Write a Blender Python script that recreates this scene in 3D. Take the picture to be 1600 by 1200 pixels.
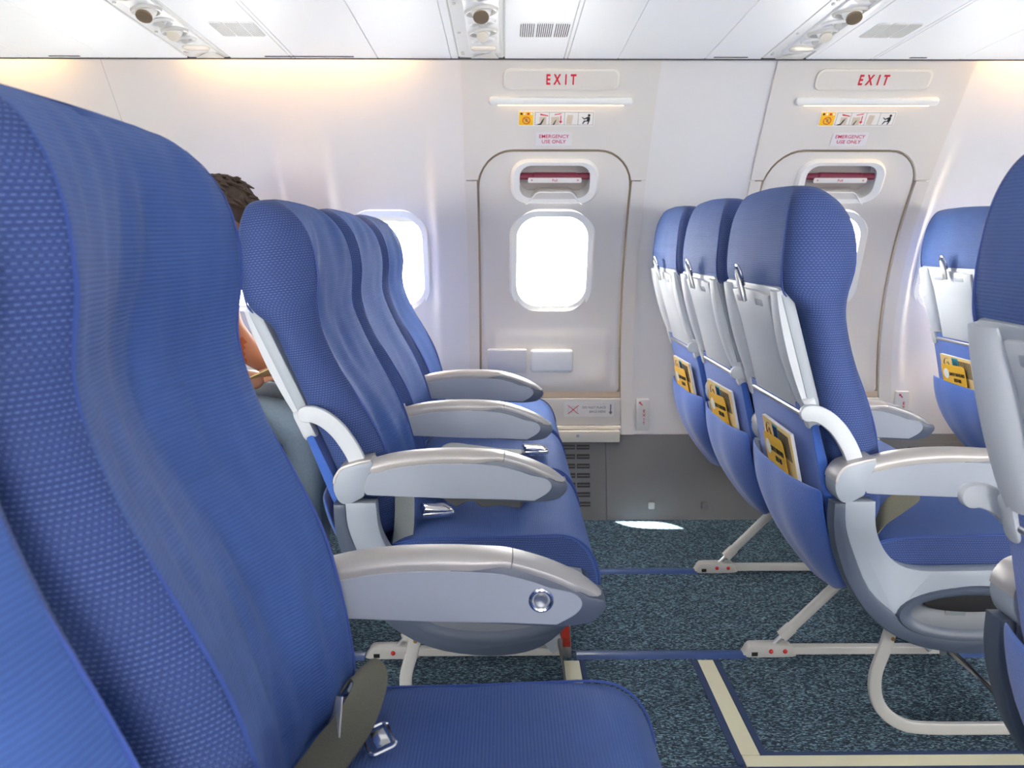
import bpy, bmesh, math, random
import numpy as np
from mathutils import Vector, Matrix, noise
random.seed(4)
S = bpy.context.scene
COL = S.collection
for o in list(bpy.data.objects): bpy.data.objects.remove(o)

# ------------------------------------------------------------------ camera
F_PX, CAM_H = 1300.0, 1.02
PITCH, YAW = math.atan(225 / F_PX), math.radians(0.55)
cd = bpy.data.cameras.new('camera'); cam = bpy.data.objects.new('camera', cd); COL.objects.link(cam)
cd.sensor_fit = 'HORIZONTAL'; cd.sensor_width = 36.0; cd.lens = 36.0 * F_PX / 1600.0
cd.clip_start = 0.02; cd.clip_end = 200
cam.location = (0, 0, CAM_H)
cam.rotation_euler = (math.pi / 2 - PITCH, 0, -YAW)
S.camera = cam
cd.dof.use_dof = True; cd.dof.focus_distance = 1.75; cd.dof.aperture_fstop = 9.0

# ------------------------------------------------------------------ light
S.view_settings.view_transform = 'Standard'; S.view_settings.look = 'None'
S.view_settings.gamma = 1.0; S.view_settings.use_curve_mapping = False
S.view_settings.exposure = 0.88
wd = bpy.data.worlds.new('sky'); S.world = wd; wd.use_nodes = True
bg = wd.node_tree.nodes['Background']
bg.inputs[0].default_value = (1.0, 0.985, 0.965, 1); bg.inputs[1].default_value = 22.0
sd = bpy.data.lights.new('sun', 'SUN'); sun = bpy.data.objects.new('sun', sd); COL.objects.link(sun)
sd.energy = 45.0; sd.angle = math.radians(0.6); sd.color = (1.0, 0.96, 0.9)
sun.rotation_euler = Vector((0.37, -0.205, -1.0)).to_track_quat('-Z', 'Y').to_euler()

# ------------------------------------------------------------------ materials
def lin(c):
    return tuple(((v / 255) / 12.92 if v / 255 <= 0.04045 else ((v / 255 + 0.055) / 1.055) ** 2.4) for v in c)
MATS = {}
def mat(name, rgb, rough=0.5, metal=0.0, spec=0.5, emit=0.0, grain=0.0, bump=0.0, scale=60.0, sheen=0.0):
    if name in MATS: return MATS[name]
    m = bpy.data.materials.new(name); m.use_nodes = True; nt = m.node_tree; b = nt.nodes['Principled BSDF']
    c = lin(rgb)
    b.inputs['Base Color'].default_value = (*c, 1); b.inputs['Roughness'].default_value = rough
    b.inputs['Metallic'].default_value = metal; b.inputs['Specular IOR Level'].default_value = spec
    if sheen: b.inputs['Sheen Weight'].default_value = sheen
    if emit:
        b.inputs['Emission Color'].default_value = (*c, 1); b.inputs['Emission Strength'].default_value = emit
    if grain or bump:
        tc = nt.nodes.new('ShaderNodeTexCoord'); n = nt.nodes.new('ShaderNodeTexNoise')
        n.inputs['Scale'].default_value = scale; n.inputs['Detail'].default_value = 3
        nt.links.new(tc.outputs['Object'], n.inputs['Vector'])
        if grain:
            mx = nt.nodes.new('ShaderNodeMix'); mx.data_type = 'RGBA'
            mx.inputs[6].default_value = (*[v * (1 - grain) for v in c], 1); mx.inputs[7].default_value = (*[min(1, v * (1 + grain)) for v in c], 1)
            nt.links.new(n.outputs['Fac'], mx.inputs[0]); nt.links.new(mx.outputs[2], b.inputs['Base Color'])
        if bump:
            bp = nt.nodes.new('ShaderNodeBump'); bp.inputs['Strength'].default_value = bump; bp.inputs['Distance'].default_value = 0.002
            nt.links.new(n.outputs['Fac'], bp.inputs['Height']); nt.links.new(bp.outputs[0], b.inputs['Normal'])
    MATS[name] = m; return m

def nd(nt, typ, **kw):
    n = nt.nodes.new(typ)
    for k, v in kw.items(): setattr(n, k, v)
    return n
def mth(nt, op, a, b=None, c=None):
    n = nt.nodes.new('ShaderNodeMath'); n.operation = op
    for i, v in enumerate((a, b, c)):
        if v is None: continue
        if isinstance(v, (int, float)): n.inputs[i].default_value = v
        else: nt.links.new(v, n.inputs[i])
    return n.outputs[0]

def fabric(name, base, dots):
    m = bpy.data.materials.new(name); m.use_nodes = True; nt = m.node_tree; b = nt.nodes['Principled BSDF']
    b.inputs['Roughness'].default_value = 0.7; b.inputs['Specular IOR Level'].default_value = 0.25
    b.inputs['Sheen Weight'].default_value = 0.10; b.inputs['Sheen Roughness'].default_value = 0.35
    b.inputs['Sheen Tint'].default_value = (0.6, 0.72, 1.0, 1)
    uv = nd(nt, 'ShaderNodeUVMap'); sp = nd(nt, 'ShaderNodeSeparateXYZ'); nt.links.new(uv.outputs[0], sp.inputs[0])
    u, v = sp.outputs[0], sp.outputs[1]
    c = lin(base)
    nz = nd(nt, 'ShaderNodeTexNoise'); nz.inputs['Scale'].default_value = 9; nz.inputs['Detail'].default_value = 3
    tc = nd(nt, 'ShaderNodeTexCoord'); nt.links.new(tc.outputs['Object'], nz.inputs['Vector'])
    mx = nd(nt, 'ShaderNodeMix', data_type='RGBA')
    mx.inputs[6].default_value = (*[x * 0.86 for x in c], 1); mx.inputs[7].default_value = (*[x * 1.14 for x in c], 1)
    nt.links.new(nz.outputs['Fac'], mx.inputs[0])
    # woven ribs across v
    rib = mth(nt, 'SINE', mth(nt, 'MULTIPLY', v, 2 * math.pi / 0.0042))
    rib01 = mth(nt, 'MULTIPLY_ADD', rib, 0.5, 0.5)
    thread = mth(nt, 'MULTIPLY_ADD', mth(nt, 'SINE', mth(nt, 'MULTIPLY', u, 2 * math.pi / 0.0021)), 0.5, 0.5)
    mx2 = nd(nt, 'ShaderNodeMix', data_type='RGBA', blend_type='MULTIPLY')
    nt.links.new(mth(nt, 'MULTIPLY', rib01, 0.35), mx2.inputs[0]); nt.links.new(mx.outputs[2], mx2.inputs[6])
    mx2.inputs[7].default_value = (0.45, 0.45, 0.5, 1)
    out = mx2.outputs[2]
    if dots:
        p = 0.0050
        row = mth(nt, 'FLOOR', mth(nt, 'DIVIDE', v, p * 0.9))
        ush = mth(nt, 'ADD', mth(nt, 'DIVIDE', u, p), mth(nt, 'MULTIPLY', mth(nt, 'MODULO', row, 2.0), 0.5))
        fu = mth(nt, 'ABSOLUTE', mth(nt, 'SUBTRACT', mth(nt, 'FRACT', ush), 0.5))
        fv = mth(nt, 'ABSOLUTE', mth(nt, 'SUBTRACT', mth(nt, 'FRACT', mth(nt, 'DIVIDE', v, p * 0.9)), 0.5))
        d = mth(nt, 'MULTIPLY', mth(nt, 'LESS_THAN', fu, 0.27), mth(nt, 'LESS_THAN', fv, 0.13))
        mx3 = nd(nt, 'ShaderNodeMix', data_type='RGBA')
        nt.links.new(mth(nt, 'MULTIPLY', d, 0.38), mx3.inputs[0]); nt.links.new(out, mx3.inputs[6])
        mx3.inputs[7].default_value = (*lin((132, 152, 204)), 1); out = mx3.outputs[2]
    nt.links.new(out, b.inputs['Base Color'])
    bp = nd(nt, 'ShaderNodeBump'); bp.inputs['Strength'].default_value = 0.35; bp.inputs['Distance'].default_value = 0.0012
    nt.links.new(mth(nt, 'ADD', rib01, mth(nt, 'MULTIPLY', thread, 0.4)), bp.inputs['Height']); nt.links.new(bp.outputs[0], b.inputs['Normal'])
    MATS[name] = m; return m

BLUE = (70, 99, 160)
M_RIB = fabric('blue_ribbed_fabric', BLUE, False)
M_DOT = fabric('blue_dotted_fabric', (59, 78, 130), True)
M_PIPE = mat('blue_piping', (56, 80, 148), 0.7)
M_POCK = mat('blue_pocket_cloth', (58, 100, 184), 0.8, grain=0.08, bump=0.3, scale=220, sheen=0.3)
M_TRAY = mat('tray_plastic', (205, 209, 213), 0.45, grain=0.03, bump=0.25, scale=900)
M_TRAYD = mat('tray_plastic_grey', (168, 175, 182), 0.45)
M_ARM = mat('armrest_grey', (160, 166, 177), 0.4, grain=0.02)
M_CAP = mat('armrest_silver', (186, 181, 177), 0.42, metal=0.3)
M_END = mat('armrest_dark', (80, 89, 106), 0.38)
M_SHR = mat('shroud_grey', (160, 168, 178), 0.42)
M_WHITE = mat('painted_white_metal', (186, 184, 179), 0.35)
M_METAL = mat('aluminium', (200, 200, 200), 0.3, metal=0.9)
M_CHROME = mat('chrome', (225, 225, 228), 0.12, metal=1.0)
M_BLACK = mat('black_void', (14, 13, 16), 0.8)
M_RED = mat('red_stud', (200, 40, 40), 0.35)
M_REDP = mat('red_plate', (170, 45, 30), 0.5)
M_BELT = mat('belt_webbing', (74, 76, 76), 0.75, grain=0.12, bump=0.4, scale=500)
M_BELTL = mat('belt_webbing_light', (150, 156, 152), 0.75, grain=0.08, bump=0.4, scale=500)
M_WALL = mat('cabin_liner', (226, 224, 222), 0.42, grain=0.008, scale=30)
M_DOORM = mat('door_liner', (222, 217, 210), 0.42, grain=0.01, scale=30)
M_FRAME = mat('window_frame_white', (236, 236, 233), 0.4)
M_SEAL = mat('door_seal', (150, 134, 116), 0.7)
M_CREAM = mat('cream_trim', (238, 230, 216), 0.5)
M_DADO = mat('dado_grey', (122, 121, 122), 0.75, grain=0.04, bump=0.2, scale=400)
M_DADOD = mat('dado_slot', (70, 64, 62), 0.7)
M_CEIL = mat('overhead_panel', (250, 250, 249), 0.42)
M_PSU = mat('service_unit_plastic', (240, 239, 235), 0.35)
M_PSUG = mat('service_unit_grey', (205, 203, 196), 0.4)
M_LENS = mat('lamp_lens', (158, 138, 112), 0.3, metal=0.5)
M_LENSW = mat('lamp_lens_white', (236, 228, 210), 0.2)
M_GAP = mat('shadow_gap', (70, 70, 70), 0.7)
M_STRIP = mat('path_marking', (226, 220, 188), 0.55, grain=0.05, scale=18)
M_TRACK = mat('track_cover_blue', (60, 82, 130), 0.32, grain=0.15, scale=14)
M_BIND = mat('carpet_binding', (44, 62, 98), 0.85)
M_REDT = mat('red_print', (214, 40, 56), 0.5)
M_PINKT = mat('crimson_print', (205, 50, 92), 0.5)
M_GREYT = mat('grey_print', (96, 100, 108), 0.5)
M_BLKT = mat('black_print', (36, 36, 36), 0.5)
M_PLAC = mat('placard_white', (238, 234, 228), 0.45)
M_YEL = mat('yellow_print', (250, 196, 40), 0.45)
M_HANDLE = mat('maroon_handle', (128, 46, 66), 0.4)
M_SAND = mat('sand_print', (235, 200, 130), 0.5)
M_TEAL = mat('teal_print', (60, 160, 180), 0.5)
M_CARDY = mat('card_yellow', (236, 182, 40), 0.4)
M_PAPER = mat('paper', (238, 238, 236), 0.5)
M_WARM = mat('warm_tube', (255, 200, 120), 0.5, emit=30.0)
M_WARM2 = mat('warm_diffuser', (255, 214, 150), 0.5, emit=2.0)
M_ORANGE = mat('orange_indicator', (255, 120, 60), 0.5, emit=1.5)
M_SKIN = mat('skin', (206, 148, 116), 0.55, grain=0.05, scale=20)
M_HAIR = mat('brown_hair', (66, 50, 38), 0.6, grain=0.3, bump=0.8, scale=90)
M_SHIRT = mat('orange_shirt', (190, 110, 70), 0.8, grain=0.08)
M_JEANS = mat('pale_jeans', (140, 158, 172), 0.85, grain=0.12, bump=0.3, scale=160)

def carpet():
    m = bpy.data.materials.new('carpet'); m.use_nodes = True; nt = m.node_tree; b = nt.nodes['Principled BSDF']
    b.inputs['Roughness'].default_value = 0.95; b.inputs['Specular IOR Level'].default_value = 0.15
    tc = nd(nt, 'ShaderNodeTexCoord'); mp = nd(nt, 'ShaderNodeMapping'); mp.inputs['Scale'].default_value = (0.55, 1.35, 1)
    nt.links.new(tc.outputs['Object'], mp.inputs[0])
    vo = nd(nt, 'ShaderNodeTexVoronoi'); vo.inputs['Scale'].default_value = 330
    nt.links.new(mp.outputs[0], vo.inputs['Vector'])
    sc = nd(nt, 'ShaderNodeSeparateColor'); nt.links.new(vo.outputs['Color'], sc.inputs[0])
    rp = nd(nt, 'ShaderNodeValToRGB'); e = rp.color_ramp.elements
    e[0].position = 0.0; e[0].color = (*lin((46, 54, 64)), 1); e[1].position = 1.0; e[1].color = (*lin((146, 178, 190)), 1)
    k = rp.color_ramp.elements.new(0.45); k.color = (*lin((60, 75, 89)), 1)
    k = rp.color_ramp.elements.new(0.72); k.color = (*lin((92, 115, 130)), 1)
    nt.links.new(sc.outputs[0], rp.inputs[0])
    n = nd(nt, 'ShaderNodeTexNoise'); n.inputs['Scale'].default_value = 3.5; nt.links.new(tc.outputs['Object'], n.inputs['Vector'])
    mx = nd(nt, 'ShaderNodeMix', data_type='RGBA', blend_type='MULTIPLY'); mx.inputs[0].default_value = 0.2
    nt.links.new(rp.outputs[0], mx.inputs[6]); nt.links.new(n.outputs['Fac'], mx.inputs[7]); nt.links.new(mx.outputs[2], b.inputs['Base Color'])
    bp = nd(nt, 'ShaderNodeBump'); bp.inputs['Strength'].default_value = 0.8; bp.inputs['Distance'].default_value = 0.003
    nt.links.new(vo.outputs['Distance'], bp.inputs['Height']); nt.links.new(bp.outputs[0], b.inputs['Normal'])
    return m
M_CARPET = carpet()
def glass():
    m = bpy.data.materials.new('window_pane'); m.use_nodes = True; nt = m.node_tree
    nt.nodes.remove(nt.nodes['Principled BSDF']); out = nt.nodes['Material Output']
    t = nd(nt, 'ShaderNodeBsdfTransparent'); t.inputs[0].default_value = (0.97, 0.98, 0.98, 1)
    g = nd(nt, 'ShaderNodeBsdfGlossy'); g.inputs['Roughness'].default_value = 0.05
    mx = nd(nt, 'ShaderNodeMixShader'); mx.inputs[0].default_value = 0.06
    nt.links.new(t.outputs[0], mx.inputs[1]); nt.links.new(g.outputs[0], mx.inputs[2]); nt.links.new(mx.outputs[0], out.inputs[0])
    return m
M_GLASS = glass()

# ------------------------------------------------------------------ helpers
def link(o, parent=None):
    COL.objects.link(o)
    if parent: o.parent = parent
    return o
def tag(o, label=None, cat=None, group=None, kind=None):
    if label: o['label'] = label
    if cat: o['category'] = cat
    if group: o['group'] = group
    if kind: o['kind'] = kind
    return o
def empty(name, loc=(0, 0, 0), parent=None):
    o = bpy.data.objects.new(name, None); o.empty_display_size = 0.05; link(o, parent); o.location = loc; return o
def from_bm(bm, name, mats, smooth=True, angle=35):
    bmesh.ops.recalc_face_normals(bm, faces=bm.faces)
    me = bpy.data.meshes.new(name); bm.to_mesh(me); bm.free()
    for m in (mats if isinstance(mats, (list, tuple)) else [mats]): me.materials.append(m)
    if smooth:
        me.polygons.foreach_set('use_smooth', [True] * len(me.polygons))
        if angle: me.set_sharp_from_angle(angle=math.radians(angle))
    return me
def obj(name, me, parent=None, loc=(0, 0, 0), rot=(0, 0, 0)):
    o = bpy.data.objects.new(name, me); link(o, parent); o.location = loc; o.rotation_euler = rot; return o
def cr(pts, n=6, closed=False):
    """Catmull-Rom resample"""
    P = [np.array(p, float) for p in pts]; N = len(P); out = []
    rng = range(N) if closed else range(N - 1)
    for i in rng:
        p0 = P[(i - 1) % N] if closed or i > 0 else 2 * P[0] - P[1]
        p1 = P[i]; p2 = P[(i + 1) % N]
        p3 = P[(i + 2) % N] if closed or i + 2 < N else 2 * P[-1] - P[-2]
        for k in range(n):
            t = k / n
            out.append(0.5 * (2 * p1 + (p2 - p0) * t + (2 * p0 - 5 * p1 + 4 * p2 - p3) * t * t + (3 * p1 - p0 - 3 * p2 + p3) * t ** 3))
    if not closed: out.append(P[-1])
    return [tuple(p) for p in out]
def lerp_tab(tab, z):
    xs = [t[0] for t in tab]
    # smooth (pchip-like) via np.interp on dense catmull
    return float(np.interp(z, xs, [t[1] for t in tab]))
def prism_bm(poly, y0, y1, bev=0.0, seg=2, axis='y', bm=None):
    """poly in (x,z) extruded along y (or axis 'z': poly in (x,y) along z; 'x': poly in (y,z))"""
    bm2 = bmesh.new()
    def P(a, b, c):
        return {'y': (a, c, b), 'z': (a, b, c), 'x': (c, a, b)}[axis]
    vs = [bm2.verts.new(P(a, b, y0)) for a, b in poly]
    f = bm2.faces.new(vs)
    r = bmesh.ops.extrude_face_region(bm2, geom=[f]); nv = [g for g in r['geom'] if isinstance(g, bmesh.types.BMVert)]
    d = Vector(P(0, 0, 1)) - Vector(P(0, 0, 0))
    bmesh.ops.translate(bm2, vec=d * (y1 - y0), verts=nv)
    if bev > 0:
        caps = [f for f in bm2.faces if len(f.verts) == len(poly) and len(poly) > 4] if len(poly) > 4 else None
        if caps: es = list({e for f in caps for e in f.edges})
        else: es = list(bm2.edges)
        bmesh.ops.bevel(bm2, geom=es, offset=bev, segments=seg, profile=0.5, affect='EDGES', clamp_overlap=True)
    if bm is None: return bm2
    tmp = bpy.data.meshes.new('tmp'); bm2.to_mesh(tmp); bm2.free(); bm.from_mesh(tmp); bpy.data.meshes.remove(tmp); return bm
def box_bm(x0, x1, y0, y1, z0, z1, bev=0.0, seg=2, bm=None):
    return prism_bm([(x0, z0), (x1, z0), (x1, z1), (x0, z1)], y0, y1, bev, seg, bm=bm)
def tube_bm(path, r, n=10, bm=None, flat=None, cap=True):
    """tube along path; flat=(a,b,up) elliptical/rect section"""
    bm = bm or bmesh.new(); P = [Vector(p) for p in path]; rings = []
    up = Vector((0, 1, 0)) if flat is None else Vector(flat[2])
    for i, p in enumerate(P):
        t = (P[min(i + 1, len(P) - 1)] - P[max(i - 1, 0)]).normalized()
        a = up.cross(t)
        if a.length < 1e-4: a = Vector((1, 0, 0)).cross(t)
        a.normalize(); b = t.cross(a)
        ring = []
        rr = r[i] if isinstance(r, (list, tuple)) else r
        for k in range(n):
            an = 2 * math.pi * k / n; c, s = math.cos(an), math.sin(an)
            if flat:
                pw = 0.35; c2 = math.copysign(abs(c) ** pw, c); s2 = math.copysign(abs(s) ** pw, s)
                ring.append(bm.verts.new(p + a * c2 * flat[0] + b * s2 * flat[1]))
            else: ring.append(bm.verts.new(p + a * c * rr + b * s * rr))
        rings.append(ring)
    for i in range(len(rings) - 1):
        for k in range(n):
            bm.faces.new((rings[i][k], rings[i][(k + 1) % n], rings[i + 1][(k + 1) % n], rings[i + 1][k]))
    if cap:
        bm.faces.new(rings[0]); bm.faces.new(list(reversed(rings[-1])))
    return bm
def ribbon_bm(path, width, thick=0.0018, bm=None):
    """path: list of (center, widthdir) -> webbing strap"""
    bm = bm or bmesh.new(); rings = []
    for i, (p, w) in enumerate(path):
        p = Vector(p); w = Vector(w).normalized()
        t = (Vector(path[min(i + 1, len(path) - 1)][0]) - Vector(path[max(i - 1, 0)][0])).normalized()
        n = w.cross(t).normalized()
        rings.append([bm.verts.new(p + w * a * width / 2 + n * b * thick / 2) for a, b in ((-1, -1), (1, -1), (1, 1), (-1, 1))])
    for i in range(len(rings) - 1):
        for k in range(4):
            bm.faces.new((rings[i][k], rings[i][(k + 1) % 4], rings[i + 1][(k + 1) % 4], rings[i + 1][k]))
    bm.faces.new(rings[0]); bm.faces.new(rings[-1]); return bm
def strap(pts, n=6):
    """pts: (x,y,z, wx,wy,wz) smooth"""
    q = cr(pts, n); return [((a[0], a[1], a[2]), (a[3], a[4], a[5])) for a in q]
def disc_bm(r, h, n=24, bev=0.0, axis='y', bm=None, c=(0, 0, 0), ry=None):
    ry = ry or r
    if axis == 'y': poly = [(c[0] + r * math.cos(2 * math.pi * k / n), c[2] + ry * math.sin(2 * math.pi * k / n)) for k in range(n)]; return prism_bm(poly, c[1], c[1] + h, bev, bm=bm)
    poly = [(c[0] + r * math.cos(2 * math.pi * k / n), c[1] + ry * math.sin(2 * math.pi * k / n)) for k in range(n)]; return prism_bm(poly, c[2], c[2] + h, bev, axis='z', bm=bm)
def rrect(cx, cz, w, h, r, n=8):
    out = []
    for sx, sz, a0 in ((1, 1, 0), (-1, 1, 90), (-1, -1, 180), (1, -1, 270)):
        for k in range(n + 1):
            a = math.radians(a0 + 90 * k / n); out.append((cx + sx * (w / 2 - r) + r * math.cos(a), cz + sz * (h / 2 - r) + r * math.sin(a)))
    return out
def text_me(txt, size, m, extrude=0.0004, align='CENTER', space=1.0, shear=0.0, bold=0.0):
    cu = bpy.data.curves.new('txt', 'FONT'); cu.body = txt; cu.size = size; cu.extrude = extrude; cu.align_x = align; cu.align_y = 'CENTER'
    cu.space_character = space; cu.shear = shear; cu.resolution_u = 3; cu.offset = bold
    o = bpy.data.objects.new('txt', cu); COL.objects.link(o)
    dg = bpy.context.evaluated_depsgraph_get(); me = bpy.data.meshes.new_from_object(o.evaluated_get(dg))
    bpy.data.objects.remove(o); me.materials.clear(); me.materials.append(m); return me

# wall curve ---------------------------------------------------------------
WC = [0.21288563, -0.70260811, 0.29446256, 0.27599719, 2.94400289]
def WY(z): return float(np.polyval(WC, z))
def wall_rot(z):
    """rotation so a flat plate (local x->X, local y->up, local z->toward cabin) lies on the wall at height z"""
    dy = (WY(z + 0.005) - WY(z - 0.005)) / 0.01
    up = Vector((0, dy, 1)).normalized(); xx = Vector((1, 0, 0)); n = xx.cross(up)  # points to -Y
    return Matrix((xx, up, n)).transposed().to_euler()
def on_wall(name, me, x, z, off, parent=None):
    o = obj(name, me, parent, (0, 0, 0), wall_rot(z)); dy = (WY(z + .005) - WY(z - .005)) / .01
    n = Vector((1, 0, 0)).cross(Vector((0, dy, 1)).normalized())
    o.location = Vector((x, WY(z), z)) + n * off
    return o
def plate_me(poly, h, m, bev=0.0, name='plate'):
    return from_bm(prism_bm(poly, 0, h, bev, axis='z'), name, m)
def holed_bm(x0, x1, z0, z1, hole, fn, rings=16, outer=None, N=96):
    """surface patch between an outer loop (rect or given) and an inner hole loop, mapped by fn(x,z)->(x,y,z)"""
    bm = bmesh.new(); cx = sum(p[0] for p in hole) / len(hole); cz = sum(p[1] for p in hole) / len(hole)
    def hit(loop, a):
        d = (math.cos(a), math.sin(a)); best = None
        for i in range(len(loop)):
            p, q = loop[i], loop[(i + 1) % len(loop)]
            ex, ez = q[0] - p[0], q[1] - p[1]; den = d[0] * ez - d[1] * ex
            if abs(den) < 1e-12: continue
            t = ((p[0] - cx) * ez - (p[1] - cz) * ex) / den; s = ((p[0] - cx) * d[1] - (p[1] - cz) * d[0]) / den
            if t > 0 and -1e-6 <= s <= 1 + 1e-6 and (best is None or t > best): best = t
        return (cx + d[0] * best, cz + d[1] * best)
    ol = outer or [(x0, z0), (x1, z0), (x1, z1), (x0, z1)]
    angs = [2 * math.pi * k / N for k in range(N)]
    for lp in (ol, hole):
        if len(lp) <= 60: angs += [math.atan2(p[1] - cz, p[0] - cx) % (2 * math.pi) for p in lp]
    angs = sorted(angs); angs = [a for i, a in enumerate(angs) if i == 0 or a - angs[i - 1] > 1e-3]
    I = [hit(hole, a) for a in angs]; OO = [hit(ol, a) for a in angs]; R = []
    for r in range(rings + 1):
        t = r / rings
        R.append([bm.verts.new(fn(a[0] + (b[0] - a[0]) * t, a[1] + (b[1] - a[1]) * t)) for a, b in zip(I, OO)])
    n = len(angs)
    for r in range(rings):
        for k in range(n): bm.faces.new((R[r][k], R[r][(k + 1) % n], R[r + 1][(k + 1) % n], R[r + 1][k]))
    return bm
def grid_bm(xs, zs, fn):
    bm = bmesh.new(); V = [[bm.verts.new(fn(x, z)) for x in xs] for z in zs]
    for i in range(len(zs) - 1):
        for j in range(len(xs) - 1): bm.faces.new((V[i][j], V[i][j + 1], V[i + 1][j + 1], V[i + 1][j]))
    return bm
def solid(bm, th, dirv=(0, 1, 0)):
    """give a sheet thickness outward"""
    r = bmesh.ops.extrude_face_region(bm, geom=list(bm.faces)); nv = [g for g in r['geom'] if isinstance(g, bmesh.types.BMVert)]
    bmesh.ops.translate(bm, vec=Vector(dirv) * th, verts=nv); return bm
def lin_sp(a, b, n): return [a + (b - a) * i / n for i in range(n + 1)]

# ================================================================== STRUCTURE
DOORS = [0.173, 1.145]
WINS = [-1.99, -1.48, -0.93, -0.42, 1.67, 2.18, 2.75, 3.26]
HW, HZ, HH, HR = 0.258, 0.8825, 0.855, 0.115      # hatch half width, centre z, height, corner radius
def hatch_loop(cx, grow=0.0):
    w, z0, z1, r = HW + grow, HZ - HH / 2 - grow, HZ + HH / 2 + grow, HR + grow
    out = []
    for sx, top, a0, rr in ((1, 1, 0, r), (-1, 1, 90, r), (-1, 0, 180, 0.02), (1, 0, 270, 0.02)):
        for k in range(9):
            a = math.radians(a0 + 90 * k / 8)
            out.append((cx + sx * (w - rr) + rr * math.cos(a), (z1 - rr if top else z0 + rr) + rr * math.sin(a)))
    return out
def sm(a, b, x):
    t = max(0, min(1, (x - a) / (b - a))); return t * t * (3 - 2 * t)
def wall_fn(off=0.0):
    def fn(x, z):
        rec = 0.0
        for w in WINS:
            rec = max(rec, 1 - sm(0.15, 0.185, abs(x - w)))
        rec *= 1 - sm(1.16, 1.42, z); rec *= sm(0.45, 0.62, z)
        return (x, WY(z) - off + 0.022 * rec, z)
    return fn
wall = empty('wall_port'); tag(wall, kind='structure')
WT, WB = 1.67, 0.30
def side_panel(x0, x1, wins):
    cuts = [x0] + [(wins[i] + wins[i + 1]) / 2 for i in range(len(wins) - 1)] + [x1]
    bm = bmesh.new()
    for i, w in enumerate(wins):
        b2 = holed_bm(cuts[i], cuts[i + 1], WB, WT, rrect(w, 0.943, 0.272, 0.365, 0.085), wall_fn(), rings=18, N=128)
        t = bpy.data.meshes.new('t'); b2.to_mesh(t); b2.free(); bm.from_mesh(t); bpy.data.meshes.remove(t)
    bmesh.ops.remove_doubles(bm, verts=bm.verts, dist=0.0004)
    me = from_bm(bm, 'sidewall_panel', M_WALL, angle=60); return obj('sidewall_panel', me, wall)
side_panel(-2.25, -1.2304, WINS[0:2]); side_panel(-1.2296, -0.128, WINS[2:4])
side_panel(1.45, 2.44, WINS[4:6]); side_panel(2.444, 3.6, WINS[6:8])
xs = lin_sp(-3.4, -2.254, 8)
obj('sidewall_panel', from_bm(grid_bm(xs, lin_sp(WB, WT, 26), wall_fn()), 'sidewall_panel', M_WALL), wall)
# plain filler between the two exits
obj('filler_panel', from_bm(grid_bm(lin_sp(0.470, 0.860, 6), lin_sp(WB, WT, 26), lambda x, z: (x, WY(z) + 0.004, z)), 'filler_panel', M_WALL), wall)
# outer skin so that daylight enters only through the windows
obj('outer_skin_upper', from_bm(grid_bm([-3.4, 3.6], lin_sp(1.16, 1.95, 12), lambda x, z: (x, WY(min(z, 1.62)) + 0.10 - max(0, z - 1.62) * 0.5, z)), 'outer_skin', M_DADO), wall)
obj('outer_skin_lower', from_bm(grid_bm([-3.4, 3.6], lin_sp(-0.02, 0.725, 10), lambda x, z: (x, WY(z) + 0.10, z)), 'outer_skin', M_DADO), wall)
allw = sorted(WINS + DOORS)
edges = [-3.4] + [v for w in allw for v in (w - 0.15, w + 0.15)] + [3.6]
for i in range(0, len(edges), 2):
    obj('outer_skin_post', from_bm(grid_bm([edges[i], edges[i + 1]], lin_sp(0.725, 1.16, 5), lambda x, z: (x, WY(z) + 0.10, z)), 'outer_skin', M_DADO), wall)

# starboard side of the cabin (behind the camera): sidewall with the same row of windows
YC = 1.263
wst = empty('wall_starboard'); tag(wst, kind='structure')
allw = sorted(WINS + DOORS); cuts = [-3.4] + [(allw[i] + allw[i + 1]) / 2 for i in range(len(allw) - 1)] + [3.6]
for i, w in enumerate(allw):
    bm = holed_bm(cuts[i], cuts[i + 1], 0.0, WT, rrect(w, 0.943, 0.272, 0.365, 0.085), lambda x, z: (x, 2 * YC - WY(z), z), rings=10, N=64)
    obj('sidewall_panel', from_bm(bm, 'sidewall_panel', M_WALL, angle=60), wst)
for nm, x in (('added_wall_aft', -3.4), ('added_wall_forward', 3.6)):  # end walls added to keep outside light from entering at the cut-off cabin ends
    w = obj(nm, from_bm(box_bm(x - 0.02, x, -0.6, 3.15, -0.03, 2.25), nm, M_WALL, smooth=False)); tag(w, kind='structure')
for w in allw:      # sampling portals in the window openings (they emit nothing themselves)
    for y, sgn in ((WY(0.943) + 0.075, 1), (2 * YC - WY(0.943) - 0.02, -1)):
        pl = bpy.data.lights.new('portal', 'AREA'); pl.shape = 'RECTANGLE'; pl.size = 0.29; pl.size_y = 0.38; pl.cycles.is_portal = True
        po = bpy.data.objects.new('window_portal', pl); COL.objects.link(po); po.location = (w, y, 0.943); po.rotation_euler = (math.radians(90 if sgn < 0 else -90), 0, 0)

# dado --------------------------------------------------------------------
def dado_fn(x, z): return (x, WY(z) - 0.004, z)
for a, b in ((-3.4, -1.2), (-1.2, -0.1), (-0.1, 0.3785), (0.3785, 1.30), (1.30, 2.4), (2.4, 3.6)):
    obj('dado_panel', from_bm(solid(grid_bm([a, a + .002] + lin_sp(a + .0025, b - .0025, 4) + [b - .002, b], lin_sp(0.0, 0.302, 8), lambda x, z: (x, WY(z) - (0.004 if a + .001 < x < b - .001 else .001), z)), 0.01), 'dado_panel', M_DADO, angle=40), wall)

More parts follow.
